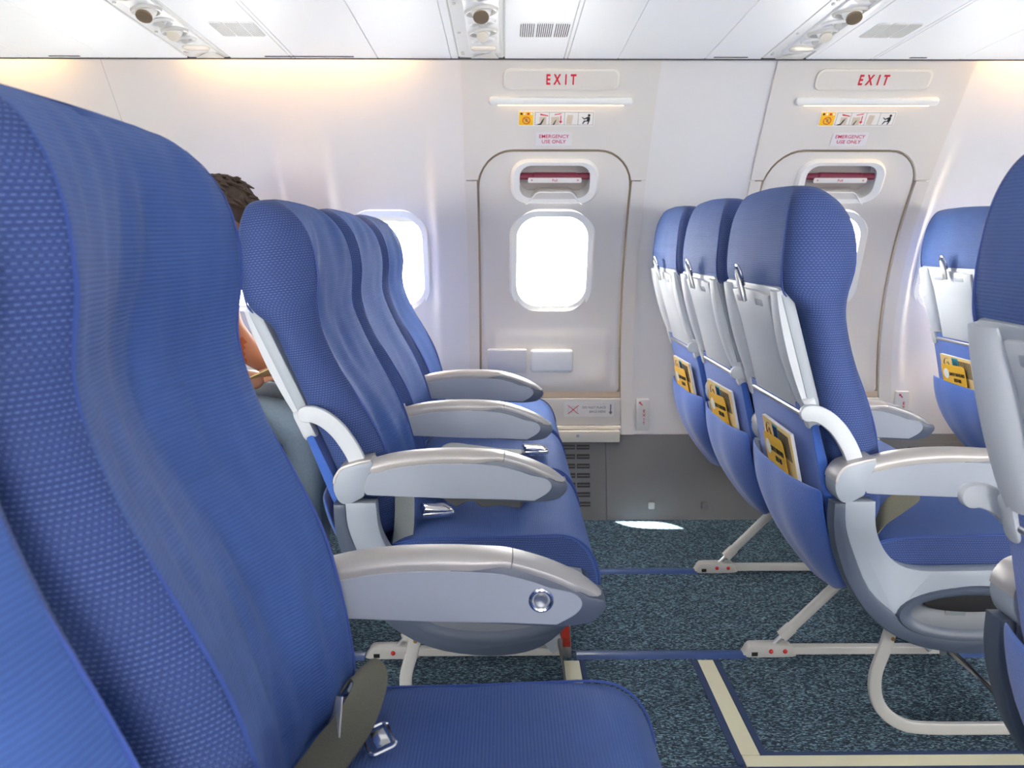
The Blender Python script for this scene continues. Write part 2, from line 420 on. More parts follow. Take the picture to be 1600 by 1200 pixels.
# windows ------------------------------------------------------------------
def ring_me(ow, oh, orad, iw, ih, irad, h, m, name, bev=0.004):
    bm = bmesh.new(); a = rrect(0, 0, ow, oh, orad, 10); b = rrect(0, 0, iw, ih, irad, 10); n = len(a)
    mid = [((p[0] * 0.75 + q[0] * 0.25), (p[1] * 0.75 + q[1] * 0.25)) for p, q in zip(a, b)]
    L = [[bm.verts.new((p[0], p[1], z)) for p in lp] for lp, z in ((a, -0.004), (a, h * 0.45), (mid, h), (b, h * 0.55), (b, -0.05))]
    for i in range(4):
        for k in range(n): bm.faces.new((L[i][k], L[i][(k + 1) % n], L[i + 1][(k + 1) % n], L[i + 1][k]))
    return from_bm(bm, name, m, angle=45)
ME_WFR = ring_me(0.305, 0.398, 0.095, 0.252, 0.338, 0.078, 0.012, M_FRAME, 'window_frame')
ME_REV = None
def reveal_me():
    bm = bmesh.new(); a = rrect(0, 0, 0.256, 0.342, 0.08, 10); b = rrect(0, 0, 0.275, 0.372, 0.09, 10); n = len(a)
    L = [[bm.verts.new((p[0], p[1], z)) for p in lp] for lp, z in ((a, -0.01), (a, -0.05), (b, -0.105))]
    for i in range(2):
        for k in range(n): bm.faces.new((L[i][k], L[i][(k + 1) % n], L[i + 1][(k + 1) % n], L[i + 1][k]))
    return from_bm(bm, 'window_reveal', M_FRAME, angle=50)
ME_REV = reveal_me()
ME_PANE = plate_me(rrect(0, 0, 0.262, 0.35, 0.08, 10), 0.002, M_GLASS, name='window_pane')
def shade_me(frac):
    h = 0.348 * frac; poly = [(-0.129, 0), (0.129, 0), (0.129, h), (-0.129, h)]
    bm = prism_bm(poly, -0.0015, 0.0015, 0, axis='z'); return from_bm(bm, 'shade', M_FRAME)
def lip_me():
    bm = bmesh.new(); box_bm(-0.118, 0.118, -0.007, 0.007, 0, 0.012, 0.003, bm=bm)
    prism_bm([(-0.04, 0), (-0.03, 0.012), (0.03, 0.012), (0.04, 0)], -0.002, 0.006, 0, axis='z', bm=bm)
    return from_bm(bm, 'shade_lip', M_FRAME)
ME_LIP = lip_me()
def window(n, x, top_shade, off=0.0):
    z = 0.943; r = wall_rot(z)
    w = empty('window_%d' % n); w.location = (x, WY(z) + 0.022 - off, z); w.rotation_euler = r; tag(w, kind='structure')
    obj('window_frame', ME_WFR, w); obj('window_reveal', ME_REV, w); obj('pane', ME_PANE, w, (0, 0, -0.075))
    s = obj('shade_lip', ME_LIP, w, (0, 0.138 if top_shade else -0.132, -0.03), (math.radians(60), 0, 0))
    h = 0.028 if top_shade else 0.045
    bm = prism_bm(rrect(0, 0, 0.236, h, 0.012, 4), -0.002, 0.002, 0, axis='z')
    obj('window_shade', from_bm(bm, 'window_shade', M_PSUG), w, (0, 0.152 if top_shade else -0.147, -0.034))
    return w
n = 1
for x in WINS:
    window(n, x, True); n += 1

# exit doors ---------------------------------------------------------------
def make_door(idx, cx):
    d = empty('door_%d' % idx, (cx, 0, 0)); tag(d, kind='structure')
    L, Rr = -0.303, 0.311
    fn = lambda x, z: (x, WY(z) - 0.010, z)
    # surround: upper hood and lower jambs
    loop = hatch_loop(0, 0.006)
    bm = holed_bm(L, Rr, 0.452, WT - 0.09, loop, fn, rings=6, N=160)
    geom = bmesh.ops.bisect_plane(bm, geom=list(bm.verts) + list(bm.edges) + list(bm.faces), plane_co=(0, 0, 1.221), plane_no=(0, 0, 1), clear_inner=True)
    solid(bm, 0.02)
    obj('door_hood', from_bm(bm, 'door_hood', M_DOORM, angle=40), d)
    for s, (a, b) in ((-1, (L, -HW - 0.007)), (1, (HW + 0.007, Rr))):
        bm = solid(grid_bm([a, b], lin_sp(0.303, 1.217, 18), lambda x, z: (x, WY(z) - 0.009, z)), 0.02)
        obj('door_jamb', from_bm(bm, 'door_jamb', M_DOORM, angle=40), d)
    # seal behind the gap
    bm = holed_bm(0, 0, 0, 0, hatch_loop(0, -0.02), lambda x, z: (x, WY(z) + 0.004, z), rings=1, outer=hatch_loop(0, 0.02), N=120)
    obj('door_seal', from_bm(bm, 'door_seal', M_SEAL), d)
    # hatch: handle zone + window zone
    zc = 1.146; full = hatch_loop(0, -0.001)
    def clip(loop, z, keep_up):
        out = []
        for i in range(len(loop)):
            p, q = loop[i], loop[(i + 1) % len(loop)]
            ip = p[1] >= z if keep_up else p[1] <= z; iq = q[1] >= z if keep_up else q[1] <= z
            if ip: out.append(p)
            if ip != iq:
                t = (z - p[1]) / (q[1] - p[1]); out.append((p[0] + (q[0] - p[0]) * t, z))
        return out
    def hfn(x, z):
        ex = HW - abs(x); raise_ = 0.010 * sm(0.03, 0.055, ex) * sm(0.455, 0.50, z) * (1 - sm(0.66, 0.70, z)) * (1 - sm(0.51, 0.60, z) * 0.5)
        rim = 0.006 * (1 - sm(0.0, 0.012, min(ex, z - 0.455 if z < 0.7 else 1.31 - z + 0.02)))
        return (x, WY(z) - 0.006 + rim - raise_, z)
    bm = holed_bm(0, 0, 0, 0, rrect(0, 1.222, 0.238, 0.122, 0.04), hfn, rings=12, outer=clip(full, zc, True), N=120)
    b2 = holed_bm(0, 0, 0, 0, rrect(0, 0.943, 0.272, 0.365, 0.085), hfn, rings=24, outer=clip(full, zc, False), N=140)
    t = bpy.data.meshes.new('t'); b2.to_mesh(t); b2.free(); bm.from_mesh(t); bpy.data.meshes.remove(t)
    bmesh.ops.remove_doubles(bm, verts=bm.verts, dist=0.0006)
    obj('hatch', from_bm(bm, 'hatch', M_DOORM, angle=50), d)
    # handle housing
    z = 1.222
    hb = ring_me(0.300, 0.160, 0.06, 0.238, 0.120, 0.04, 0.016, M_FRAME, 'handle_housing')
    ho = on_wall('handle_housing', hb, 0, z, 0.008, d); 
    bk = plate_me(rrect(0, 0, 0.25, 0.13, 0.04), 0.004, mat('recess_grey', (176, 168, 164), 0.6), name='recess')
    on_wall('handle_recess', bk, 0, z, -0.045, d)
    bm = bmesh.new(); tube_bm([(-0.125, 0.012, -0.012), (-0.075, 0.012, -0.01), (-0.07, 0.016, -0.006), (0.07, 0.016, -0.006), (0.075, 0.012, -0.01), (0.125, 0.012, -0.012)], 0.0115, 10, bm=bm)
    h = on_wall('handle', from_bm(bm, 'handle', M_HANDLE), 0, z, 0.008, d)
    pl = obj('handle_label', plate_me(rrect(0, 0, 0.182, 0.018, 0.005, 3), 0.002, M_PLAC), h, (0, 0.006, 0.0055))
    obj('lettering', text_me('Pull', 0.013, M_PINKT), h, (0, 0.006, 0.008))
    for s in (-1, 1): obj('arrow', text_me('+', 0.016, M_PINKT), h, (s * 0.078, 0.006, 0.008))
    # flip cover lip under the handle
    lip = [(-0.098, -0.078), (-0.09, -0.073), (-0.064, -0.040), (-0.052, -0.034), (0.052, -0.034), (0.064, -0.040), (0.09, -0.073), (0.098, -0.078)]
    bm = prism_bm(lip, -0.02, 0.014, 0.003, axis='z')
    on_wall('handle_lip', from_bm(bm, 'handle_lip', M_DOORM), 0, z - 0.002, 0.004, d)
    bm = tube_bm([(p[0], p[1], 0.016) for p in lip], 0.0028, 6)
    on_wall('lip_edge', from_bm(bm, 'lip_edge', M_FRAME), 0, z - 0.002, 0.004, d)
    # window
    z = 0.943; r = wall_rot(z); y = WY(z) - 0.004
    for nm, me, dz in (('window_frame', ME_WFR, 0), ('window_reveal', ME_REV, 0), ('pane', ME_PANE, -0.075)):
        o = on_wall(nm, me, 0, z, 0.006 + dz, d)
    bm = prism_bm(rrect(0, 0, 0.248, 0.05, 0.012, 4), -0.002, 0.002, 0, axis='z')
    on_wall('window_shade', from_bm(bm, 'window_shade', M_PSUG), 0, z - 0.150, -0.03, d)
    bm = prism_bm([(-0.042, 0.004), (-0.03, -0.004), (-0.015, -0.008), (0.015, -0.008), (0.03, -0.004), (0.042, 0.004)], 0, 0.008, 0.002, axis='z')
    on_wall('shade_grip', from_bm(bm, 'shade_grip', M_FRAME), 0, z - 0.139, -0.028, d)
    # lower armrest pads on the hatch
    bm = box_bm(-0.073, 0.073, -0.032, 0.0, -0.044, 0.044, 0.006, 3)
    o = obj('hatch_box', from_bm(bm, 'hatch_box', mat('hatch_box_grey', (205, 204, 206), 0.45)), d, (-0.162, WY(0.577) - 0.004, 0.577))
    bm = box_bm(-0.080, 0.080, -0.026, 0.0, -0.044, 0.042, 0.012, 4)
    o = obj('hatch_pad', from_bm(bm, 'hatch_pad', M_FRAME), d, (0.004, WY(0.577) - 0.004, 0.577))
    # sill and threshold
    bm = box_bm(-0.262, 0.262, -0.002, 0.012, 0.437, 0.458); obj('sill_strip', from_bm(bm, 'sill_strip', mat('sill_tan', (206, 188, 166), 0.7, grain=0.06, scale=40)), d, (0, WY(0.45), 0))
    bm = box_bm(-0.262, 0.262, -0.010, 0.01, 0.336, 0.436, 0.003); obj('sill_panel', from_bm(bm, 'sill_panel', M_DOORM), d, (0, WY(0.38), 0))
    bm = box_bm(-0.262, 0.264, -0.012, 0.01, 0.322, 0.333, 0.003); obj('sill_bead', from_bm(bm, 'sill_bead', M_CREAM), d, (0, WY(0.33) + 0.0, 0))
    bm = box_bm(-0.262, 0.257, -0.026, 0.012, 0.278, 0.320, 0.003); lo = obj('sill_ledge', from_bm(bm, 'sill_ledge', M_CREAM), d, (0, WY(0.30), 0))
    obj('screw', from_bm(disc_bm(0.006, 0.002, 14), 'screw', M_METAL), lo, (0.10, -0.028, 0.303))
    # light slot
    bm = bmesh.new(); poly = rrect(0, 0, 0.455, 0.026, 0.012, 5); prism_bm(poly, -0.004, 0.014, 0.006, axis='z', bm=bm)
    lp = on_wall('light_housing', from_bm(bm, 'light_housing', M_FRAME), 0.008, 1.462, 0.010, d)
    bm = prism_bm(rrect(0, 0, 0.40, 0.009, 0.004, 4), 0, 0.004, 0.001, axis='z'); obj('light_lens', from_bm(bm, 'light_lens', M_WARM2), lp, (0, -0.0105, 0.007), (math.radians(50), 0, 0))
    return d
for i, cx in enumerate(DOORS): make_door(i + 1, cx)

# floor --------------------------------------------------------------------
floor = obj('floor', from_bm(box_bm(-3.4, 3.6, -0.46, 2.96, -0.03, 0.0), 'floor', M_CARPET, smooth=False)); tag(floor, kind='structure')
def strip(name, x0, x1, y0, y1, h, m, bev=0.0008):
    return obj(name, from_bm(box_bm(x0, x1, y0, y1, 0.0, h, bev), name, m, smooth=False), floor)
for nm, x0, x1, y0, y1 in (('path_marking', 0.475, 3.3, 1.474, 1.510), ('path_marking', 0.474, 0.512, 1.513, 1.895), ('path_marking', 0.145, 0.183, 1.53, 1.895),
                           ('path_marking', -3.3, 0.14, 1.474, 1.510), ('path_marking', -3.3, 3.3, 1.03, 1.06)):
    strip(nm, x0, x1, y0, y1, 0.0030, M_STRIP)
for x0, x1, y0, y1 in ((0.142, 0.472, 1.460, 1.474), (0.458, 0.474, 1.48, 1.895), (0.513, 0.527, 1.51, 1.895), (0.526, 3.3, 1.511, 1.521), (0.475, 3.3, 1.460, 1.473), (0.184, 0.196, 1.475, 1.895), (-3.3, 0.14, 1.511, 1.521)):
    strip('carpet_binding', x0, x1, y0, y1, 0.004, M_BIND)

# overhead -----------------------------------------------------------------
ceil = empty('ceiling'); tag(ceil, kind='structure')
TILT = 0.04
def PZ(y): return 1.55 + TILT * (2.60 - y)
def panel(x0, x1, y0=1.72, y1=2.596, name='overhead_panel', m=M_CEIL, dz=0.0):
    bm = grid_bm([x0, x1], [y0, y1], lambda x, y: (x, y, PZ(y) + dz)); solid(bm, 0.012, (0, 0, 1))
    bmesh.ops.bevel(bm, geom=[e for e in bm.edges], offset=0.0012, segments=1, affect='EDGES')
    return obj(name, from_bm(bm, name, m, smooth=False), ceil)
PSUX = [(-2.55, -1.72), (-0.93, -0.81), (-0.132, 0.0), (0.768, 0.895)]
segs = [-3.4, -2.6, -1.72, -1.40, -1.165, -0.933, None, -0.807, -0.628, -0.616, -0.372, -0.155, -0.134, None, 0.003, 0.179, 0.190, 0.34, 0.598, 0.765, None, 0.898, 0.915, 1.093, 1.105, 1.36, 1.70, 2.1, 2.6, 3.6]
prev = None
GW = 0.0007
for sx in segs:
    if sx is None: prev = None; continue
    if prev is not None: panel(prev + GW, sx - GW)
    prev = sx
# panels above the three service units, dark backing, bin body
obj('panel_backing', from_bm(prism_bm([(1.73, PZ(1.73) + .004), (2.59, PZ(2.59) + .004), (2.59, PZ(2.59) + .006), (1.73, PZ(1.73) + .006)], -3.4, 3.6, 0, axis='x'), 'panel_backing', M_PSUG, smooth=False), ceil)
binp = [(2.60, 1.615), (2.80, 1.70), (2.80, 1.98), (1.95, 2.02), (1.78, 1.96), (1.70, 1.80), (1.705, 1.60), (1.72, 1.595)]
obj('stowage_bin', from_bm(prism_bm(cr(binp, 3, True), -3.4, 3.6, 0, axis='x'), 'stowage_bin', M_CEIL, angle=50), ceil)
cp = [(1.95, 2.02), (1.7, 2.14), (1.263, 2.18), (0.83, 2.14), (0.576, 2.02), (0.576, 2.05), (0.83, 2.17), (1.263, 2.21), (1.7, 2.17), (1.95, 2.05)]
obj('aisle_ceiling', from_bm(prism_bm(cp, -3.4, 3.6, 0, axis='x'), 'aisle_ceiling', M_CEIL, angle=30), ceil)
obj('overhead_panel', from_bm(prism_bm([(2 * YC - y, z) for y, z in ((2.60, 1.55), (1.72, 1.585), (1.72, 1.597), (2.60, 1.562))], -3.4, 3.6, 0, axis='x'), 'overhead_panel', M_CEIL, smooth=False), ceil)
obj('stowage_bin', from_bm(prism_bm(cr([(2 * YC - y, z) for y, z in binp], 3, True), -3.4, 3.6, 0, axis='x'), 'stowage_bin', M_CEIL, angle=50), ceil)
t1 = obj('trim_1', from_bm(box_bm(-3.4, 3.6, 2.596, 2.604, 1.5475, 1.5555, 0.001), 'trim_1', M_GAP, smooth=False)); tag(t1, kind='structure')
t2 = obj('trim_2', from_bm(box_bm(-3.4, 3.6, 2.600, 2.612, 1.556, 1.575, 0.001), 'trim_2', M_CEIL, smooth=False)); tag(t2, kind='structure')
for i, (a, b) in enumerate(((-0.70, -0.42), (0.62, 0.74), (1.20, 1.27), (-1.33, -1.22))):
    obj('latch_slot', from_bm(box_bm(a, b - 0.02, 2.572, 2.579, PZ(2.575) - 0.0015, PZ(2.575) + 0.002), 'latch_slot', M_GAP, smooth=False), ceil)
# warm cove tubes between the overhead edge and the sidewall
for a, b in ((-2.2, -1.36), (-0.95, -0.30), (1.50, 2.35), (2.5, 3.3)):
    t = empty('cove_light', ((a + b) / 2, 2.622, 1.600)); tag(t, {-2.2: 'warm cove lamp above the far rear end of the sidewall', -0.95: 'warm cove lamp glowing above the person and the window behind the first exit', 1.50: 'warm cove lamp glowing on the sidewall in front of the second exit', 2.5: 'warm cove lamp farthest forward along the sidewall'}[a], 'lamp', 'warm cove lamps above the sidewall')
    obj('tube', from_bm(tube_bm([((a - b) / 2, 0, 0), ((b - a) / 2, 0, 0)], 0.007, 10), 'tube', M_WARM), t)
    for s in (-1, 1): obj('socket', from_bm(tube_bm([(s * (b - a) / 2, 0, 0), (s * ((b - a) / 2 + 0.015), 0, 0)], 0.009, 10), 'socket', M_PSU), t)

# speaker / air grilles
def perf_me():
    bm = bmesh.new()
    return bm
def grille(x0, x1, y0=2.236, y1=2.368, label='', tone=M_DADOD):
    w, l = x1 - x0, y1 - y0; cy = (y0 + y1) / 2
    g = empty('speaker_grille', ((x0 + x1) / 2, cy, PZ(cy) - 0.0005)); g.rotation_euler = (-math.atan(TILT), 0, 0)
    tag(g, label, 'grille')
    for k, (fa, fb) in enumerate(((-0.5, -0.20), (-0.165, 0.165), (0.20, 0.5))):
        obj('grille_plate', from_bm(prism_bm(rrect(w * (fa + fb) / 2, 0, w * (fb - fa), l, 0.012 if k != 1 else 0.003, 4), -0.0012, 0.001, 0, axis='z'), 'grille_plate', M_PSU), g)
        bm = bmesh.new(); nsl = 7 if k != 1 else 8
        for i in range(nsl):
            x = w * fa + (i + 0.5) * w * (fb - fa) / nsl; cut = 0.010 if (k == 0 and i == 0) or (k == 2 and i == nsl - 1) else 0.002
            for j in range(14):
                y = -l / 2 + 0.006 + cut * 0.5 + (l - 0.012 - cut) * (j + 0.5) / 14
                q = (l - 0.012) / 14 * 0.34
                box_bm(x - 0.0011, x + 0.0011, y - q, y + q, -0.0022, -0.0012, bm=bm)
        o = obj('perforations', from_bm(bm, 'perforations', tone, smooth=False), g); o['kind'] = 'stuff'
    return g
grille(0.042, 0.172, label='dark perforated speaker grille overhead beside the unit facing the plain door')
grille(-0.750, -0.635, label='pale perforated speaker grille overhead above the blue headrests behind the first exit', tone=M_PSUG)
grille(0.957, 1.075, label='pale perforated speaker grille overhead above the second exit sign', tone=M_PSUG)

# passenger service units
def psu(x0, x1, label, style, mirror=False):
    w = x1 - x0; cx = (x0 + x1) / 2; y0, y1 = 1.74, 2.5955; cy = (y0 + y1) / 2
    u = empty('service_unit', (cx, cy, PZ(cy))); u.rotation_euler = (-math.atan(TILT), 0, 0); tag(u, label, 'service unit', 'overhead passenger service units')
    def Y(y): return y - cy
    obj('unit_plate', from_bm(box_bm(-w / 2 + 0.001, w / 2 - 0.001, Y(y0), Y(y1), 0.002, 0.014, 0.002), 'unit_plate', M_PSU, smooth=False), u)
    obj('unit_tray', from_bm(prism_bm(rrect(0.012, Y(2.14), w - 0.045, 0.78, 0.016, 4), -0.004, 0.006, 0.003, axis='z'), 'unit_tray', M_PSU), u)
    def housing(y, rx, ry, lens, lr, kind):
        h = empty('reading_light' if kind == 'lamp' else 'air_nozzle', (0.012, Y(y), -0.004), u)
        bm = bmesh.new(); n = 24; tilt = 0.35
        # raised elliptical bezel with hollow
        rings = [(1.0, 0.0), (0.94, -0.006), (0.86, -0.007), (0.72, -0.001), (0.62, 0.006)]
        R = []
        for k, z in rings:
            R.append([bm.verts.new((rx * k * math.cos(2 * math.pi * i / n), ry * k * math.sin(2 * math.pi * i / n) + rx * k * math.cos(2 * math.pi * i / n) * -tilt, z)) for i in range(n)])
        for a in range(len(R) - 1):
            for i in range(n): bm.faces.new((R[a][i], R[a][(i + 1) % n], R[a + 1][(i + 1) % n], R[a + 1][i]))
        bm.faces.new(R[-1])
        obj('bezel', from_bm(bm, 'bezel', M_PSUG if kind == 'lamp' else M_PSU), h)
        bm = bmesh.new(); bmesh.ops.create_uvsphere(bm, u_segments=18, v_segments=10, radius=lr); obj('ball', from_bm(bm, 'ball', M_PSU), h, (0, 0, 0.004))
        bm = disc_bm(lr * 0.74, 0.005, 18, 0.0008, 'z'); obj('lens', from_bm(bm, 'lens', lens), h, (0, -lr * .52, -lr * .82 + .004), (math.radians(148), 0, 0))
    ys = [2.085, 2.150, 2.225, 2.300, 2.365]
    housing(2.02, 0.036, 0.026, M_PSUG, 0.012, 'nozzle'); housing(2.13, 0.042, 0.038, M_LENS, 0.026, 'lamp')
    housing(2.222, 0.036, 0.024, M_PSUG, 0.013, 'nozzle'); housing(2.305, 0.040, 0.032, M_LENSW, 0.022, 'lamp')
    housing(2.378, 0.034, 0.022, M_PSUG, 0.012, 'nozzle')
    bm = prism_bm(rrect(0.010, Y(2.462), 0.072, 0.034, 0.012, 5), -0.010, -0.002, 0.003, axis='z'); obj('call_button', from_bm(bm, 'call_button', M_LENSW), u, (0, 0, 0))
    bm = prism_bm([(-0.03, Y(2.575)), (0.052, Y(2.575)), (0.040, Y(2.515)), (0.028, Y(2.51))], -0.0055, -0.002, 0.001, axis='z'); obj('cover_flap', from_bm(bm, 'cover_flap', M_PSUG), u)
    for y in (2.06, 2.09, 2.33, 2.53, 2.545):
        obj('indicator', from_bm(disc_bm(0.0045, 0.003, 12, 0.0005, 'z'), 'indicator', M_PSUG), u, (-w / 2 + 0.014, Y(y), -0.002))
    if style:
        obj('status_lamp', from_bm(disc_bm(0.006, 0.004, 12, 0.001, 'z'), 'status_lamp', M_ORANGE), u, (0.05, Y(2.40), -0.005))
        obj('sign_cover', from_bm(box_bm(0.036, 0.062, Y(1.95), Y(2.46), -0.012, -0.002, 0.004), 'sign_cover', M_PSU), u)
psu(-0.93, -0.81, 'white service unit with reading lights above the rear triple of blue seats', 0)
psu(-0.132, 0.0, 'white service unit with reading lights beside the dark perforated grille', 0)
psu(0.768, 0.895, 'white service unit with small orange status lamp above the second exit', 1)

# ================================================================== signs on the wall
def sign_group(cx, which):
    s = empty('exit_sign', (0, 0, 0)); z = 1.519; dy = 0
    s.rotation_euler = wall_rot(z); dyz = (WY(z + .005) - WY(z - .005)) / .01; nn = Vector((1, 0, 0)).cross(Vector((0, dyz, 1)).normalized())
    s.location = Vector((cx + 0.007, WY(z), z)) + nn * 0.010
    tag(s, 'pale backlit panel reading EXIT in red letters above the %s door' % which, 'sign', 'exit signs over the doors')
    obj('sign_plate', plate_me(rrect(0, 0, 0.362, 0.070, 0.024, 7), 0.007, mat('exit_plate', (233, 228, 216), 0.3), 0.003), s)
    obj('sign_face', plate_me(rrect(0, 0, 0.345, 0.056, 0.018, 7), 0.0015, mat('exit_face', (228, 222, 212), 0.25)), s, (0, 0, 0.0065))
    for i, ch in enumerate('EXIT'):
        o = obj('lettering', text_me(ch, 0.046, M_REDT, 0.0005, bold=0.0012), s, ((-0.042, -0.014, 0.013, 0.036)[i], 0, 0.009)); o.scale = (0.62, 1, 1)
    p = empty('pictogram_placard'); z = 1.411; p.rotation_euler = wall_rot(z)
    dyz = (WY(z + .005) - WY(z - .005)) / .01; nn = Vector((1, 0, 0)).cross(Vector((0, dyz, 1)).normalized())
    p.location = Vector((cx, WY(z), z)) + nn * 0.0102
    tag(p, 'yellow and white pictogram placard with opening instructions over the %s door' % which, 'placard', 'pictogram placards over the doors')
    obj('backing', plate_me(rrect(-0.004, 0, 0.246, 0.052, 0.006, 4), 0.0008, M_PLAC), p)
    obj('yellow_square', plate_me(rrect(-0.101, 0, 0.046, 0.045, 0.002, 2), 0.0008, M_YEL), p, (0, 0, 0.0008))
    bm = bmesh.new(); n = 24
    for k in range(n):
        a0, a1 = 2 * math.pi * k / n, 2 * math.pi * (k + 1) / n
        bm.faces.new([bm.verts.new((r * math.cos(a), r * math.sin(a), 0)) for r, a in ((0.0105, a0), (0.013, a0), (0.013, a1), (0.0105, a1))])
    bm.faces.new([bm.verts.new(v) for v in ((-0.0085, 0.007, 0), (-0.007, 0.0085, 0), (0.0085, -0.007, 0), (0.007, -0.0085, 0))])
    obj('prohibition_ring', from_bm(bm, 'prohibition_ring', M_REDT), p, (-0.100, -0.006, 0.0019))
    obj('glyph', text_me('8', 0.016, M_GREYT), p, (-0.100, -0.006, 0.0018))
    for x, m in ((-0.116, M_BLKT), (-0.106, M_PLAC), (-0.094, M_REDT), (-0.084, M_PLAC)):
        obj('dot', from_bm(disc_bm(0.0038, 0.0006, 10, 0, 'z'), 'dot', m), p, (x, 0.0165, 0.0016))
    bm = bmesh.new()
    for a, b, c2, d2 in ((-0.072, 0.115, 0.021, 0.022), (-0.072, 0.115, -0.022, -0.021)):
        bm.faces.new([bm.verts.new(v) for v in ((a, c2, 0), (b, c2, 0), (b, d2, 0), (a, d2, 0))])
    for x in (-0.0725, -0.027, 0.022, 0.066, 0.1145):
        bm.faces.new([bm.verts.new(v) for v in ((x, -0.022, 0), (x + 0.001, -0.022, 0), (x + 0.001, 0.022, 0), (x, 0.022, 0))])
    obj('pictogram_frame', from_bm(bm, 'pictogram_frame', M_GREYT), p, (0, 0, 0.0011))
    def shape(pts, m, nm='figure'):
        bm = bmesh.new(); bm.faces.new([bm.verts.new((x, y, 0)) for x, y in pts]); obj(nm, from_bm(bm, nm, m), p, (0, 0, 0.0012))
    M_DOORP = mat('pictogram_beige', (214, 200, 178), 0.5)
    shape([(-0.058, -0.020), (-0.036, -0.020), (-0.036, 0.006), (-0.058, 0.006)], M_DOORP, 'door_drawing')
    shape([(-0.068, -0.021), (-0.055, -0.016), (-0.049, -0.004), (-0.041, 0.004), (-0.046, -0.010), (-0.052, -0.021)], M_BLKT)
    shape([(-0.020, -0.020), (0.006, -0.020), (0.006, 0.006), (-0.020, 0.006)], M_DOORP, 'door_drawing')
    shape([(-0.015, -0.021), (-0.007, -0.006), (-0.003, -0.003), (-0.006, -0.012), (-0.010, -0.021)], M_BLKT)
    shape([(0.009, 0.010), (0.012, 0.010), (0.012, -0.008), (0.016, -0.008), (0.0105, -0.018), (0.005, -0.008), (0.009, -0.008)], M_REDT, 'arrow')
    shape([(0.028, -0.018), (0.046, -0.020), (0.050, 0.012), (0.032, 0.014)], M_DOORP, 'door_drawing')
    shape([(-0.056, 0.012), (-0.030, 0.008), (-0.030, 0.011), (-0.056, 0.017)], M_REDT, 'hand_drawing'); shape([(-0.010, 0.012), (0.012, 0.016), (0.013, 0.019), (-0.010, 0.015)], M_REDT, 'hand_drawing')
    # running figure
    shape([(0.096, -0.019), (0.100, -0.019), (0.105, -0.004), (0.104, 0.006), (0.098, 0.007), (0.086, 0.001), (0.080, 0.006), (0.078, 0.004), (0.086, -0.003), (0.095, 0.000), (0.094, -0.007), (0.086, -0.006), (0.080, -0.018), (0.083, -0.019), (0.089, -0.010), (0.099, -0.010)], M_BLKT)
    obj('head', from_bm(disc_bm(0.0042, 0.0004, 12, 0, 'z'), 'head', M_BLKT), p, (0.101, 0.0115, 0.001))
    e = empty('notice'); z = 1.352; e.rotation_euler = wall_rot(z); dyz = (WY(z + .005) - WY(z - .005)) / .01; nn = Vector((1, 0, 0)).cross(Vector((0, dyz, 1)).normalized())
    e.location = Vector((cx - 0.009, WY(z), z)) + nn * 0.0102
    tag(e, 'small notice reading EMERGENCY USE ONLY in crimson over the %s door' % which, 'notice', 'emergency notices over the doors')
    obj('backing', plate_me(rrect(0, 0, 0.118, 0.048, 0.003, 2), 0.0008, mat('notice_backing', (226, 224, 224), 0.45)), e)
    obj('lettering', text_me('EMERGENCY', 0.0172, M_PINKT, 0.0003, bold=0.0001), e, (0, 0.009, 0.0012)); obj('lettering', text_me('USE ONLY', 0.0172, M_PINKT, 0.0003, bold=0.0001), e, (0, -0.0095, 0.0012))
sign_group(DOORS[0], 'unobstructed'); sign_group(DOORS[1], 'half-hidden')

b = empty('floor_exit_marker', (0.519, WY(0.372) - 0.012, 0.372)); tag(b, 'narrow upright white marker reading EXIT in red beside the door jamb', 'sign')
obj('marker_body', from_bm(box_bm(-0.024, 0.024, 0, 0.02, -0.058, 0.062, 0.003), 'marker_body', M_PLAC), b)
for i, ch in enumerate('EXIT'): obj('lettering', text_me(ch, 0.0155, M_REDT, bold=0.0003), b, (0.004, -0.0008, 0.017 - i * 0.0155), (math.pi / 2, 0, 0))
bm = bmesh.new(); bm.faces.new([bm.verts.new((x, 0, z)) for x, z in ((-0.008, 0.008), (0.001, 0.008), (-0.002, 0.005), (0.007, -0.004), (0.004, -0.007), (-0.005, 0.002), (-0.008, -0.001))])
obj('arrow', from_bm(bm, 'arrow', M_REDT), b, (-0.008, -0.0008, 0.045))
b2 = b.copy(); COL.objects.link(b2); b2.location = (1.492, WY(0.372) - 0.012, 0.40); b2['label'] = 'narrow white marker half hidden by the end of a grey armrest'
for ch in list(b.children):
    c = ch.copy(); COL.objects.link(c); c.parent = b2
p = empty('bag_notice', (0.318, WY(0.38) - 0.0102, 0.395)); p.rotation_euler = (math.radians(90), 0, 0); tag(p, 'white notice reading DO NOT PLACE BAGS HERE on the door sill', 'notice')
obj('backing', plate_me(rrect(0, 0, 0.188, 0.054, 0.005, 3), 0.001, M_PLAC), p)
obj('lettering', text_me('DO NOT PLACE', 0.0122, M_GREYT, 0.0003, 'RIGHT'), p, (0.062, 0.008, 0.0014)); obj('lettering', text_me('BAGS HERE', 0.0122, M_GREYT, 0.0003, 'RIGHT'), p, (0.062, -0.008, 0.0014))
bm = bmesh.new(); bm.faces.new([bm.verts.new((x, y, 0)) for x, y in ((-0.0022, 0.02), (0.0022, 0.02), (0.0022, -0.008), (0.0075, -0.008), (0, -0.019), (-0.0075, -0.008), (-0.0022, -0.008))])
obj('arrow', from_bm(bm, 'arrow', M_GREYT), p, (0.080, 0.0, 0.0014))
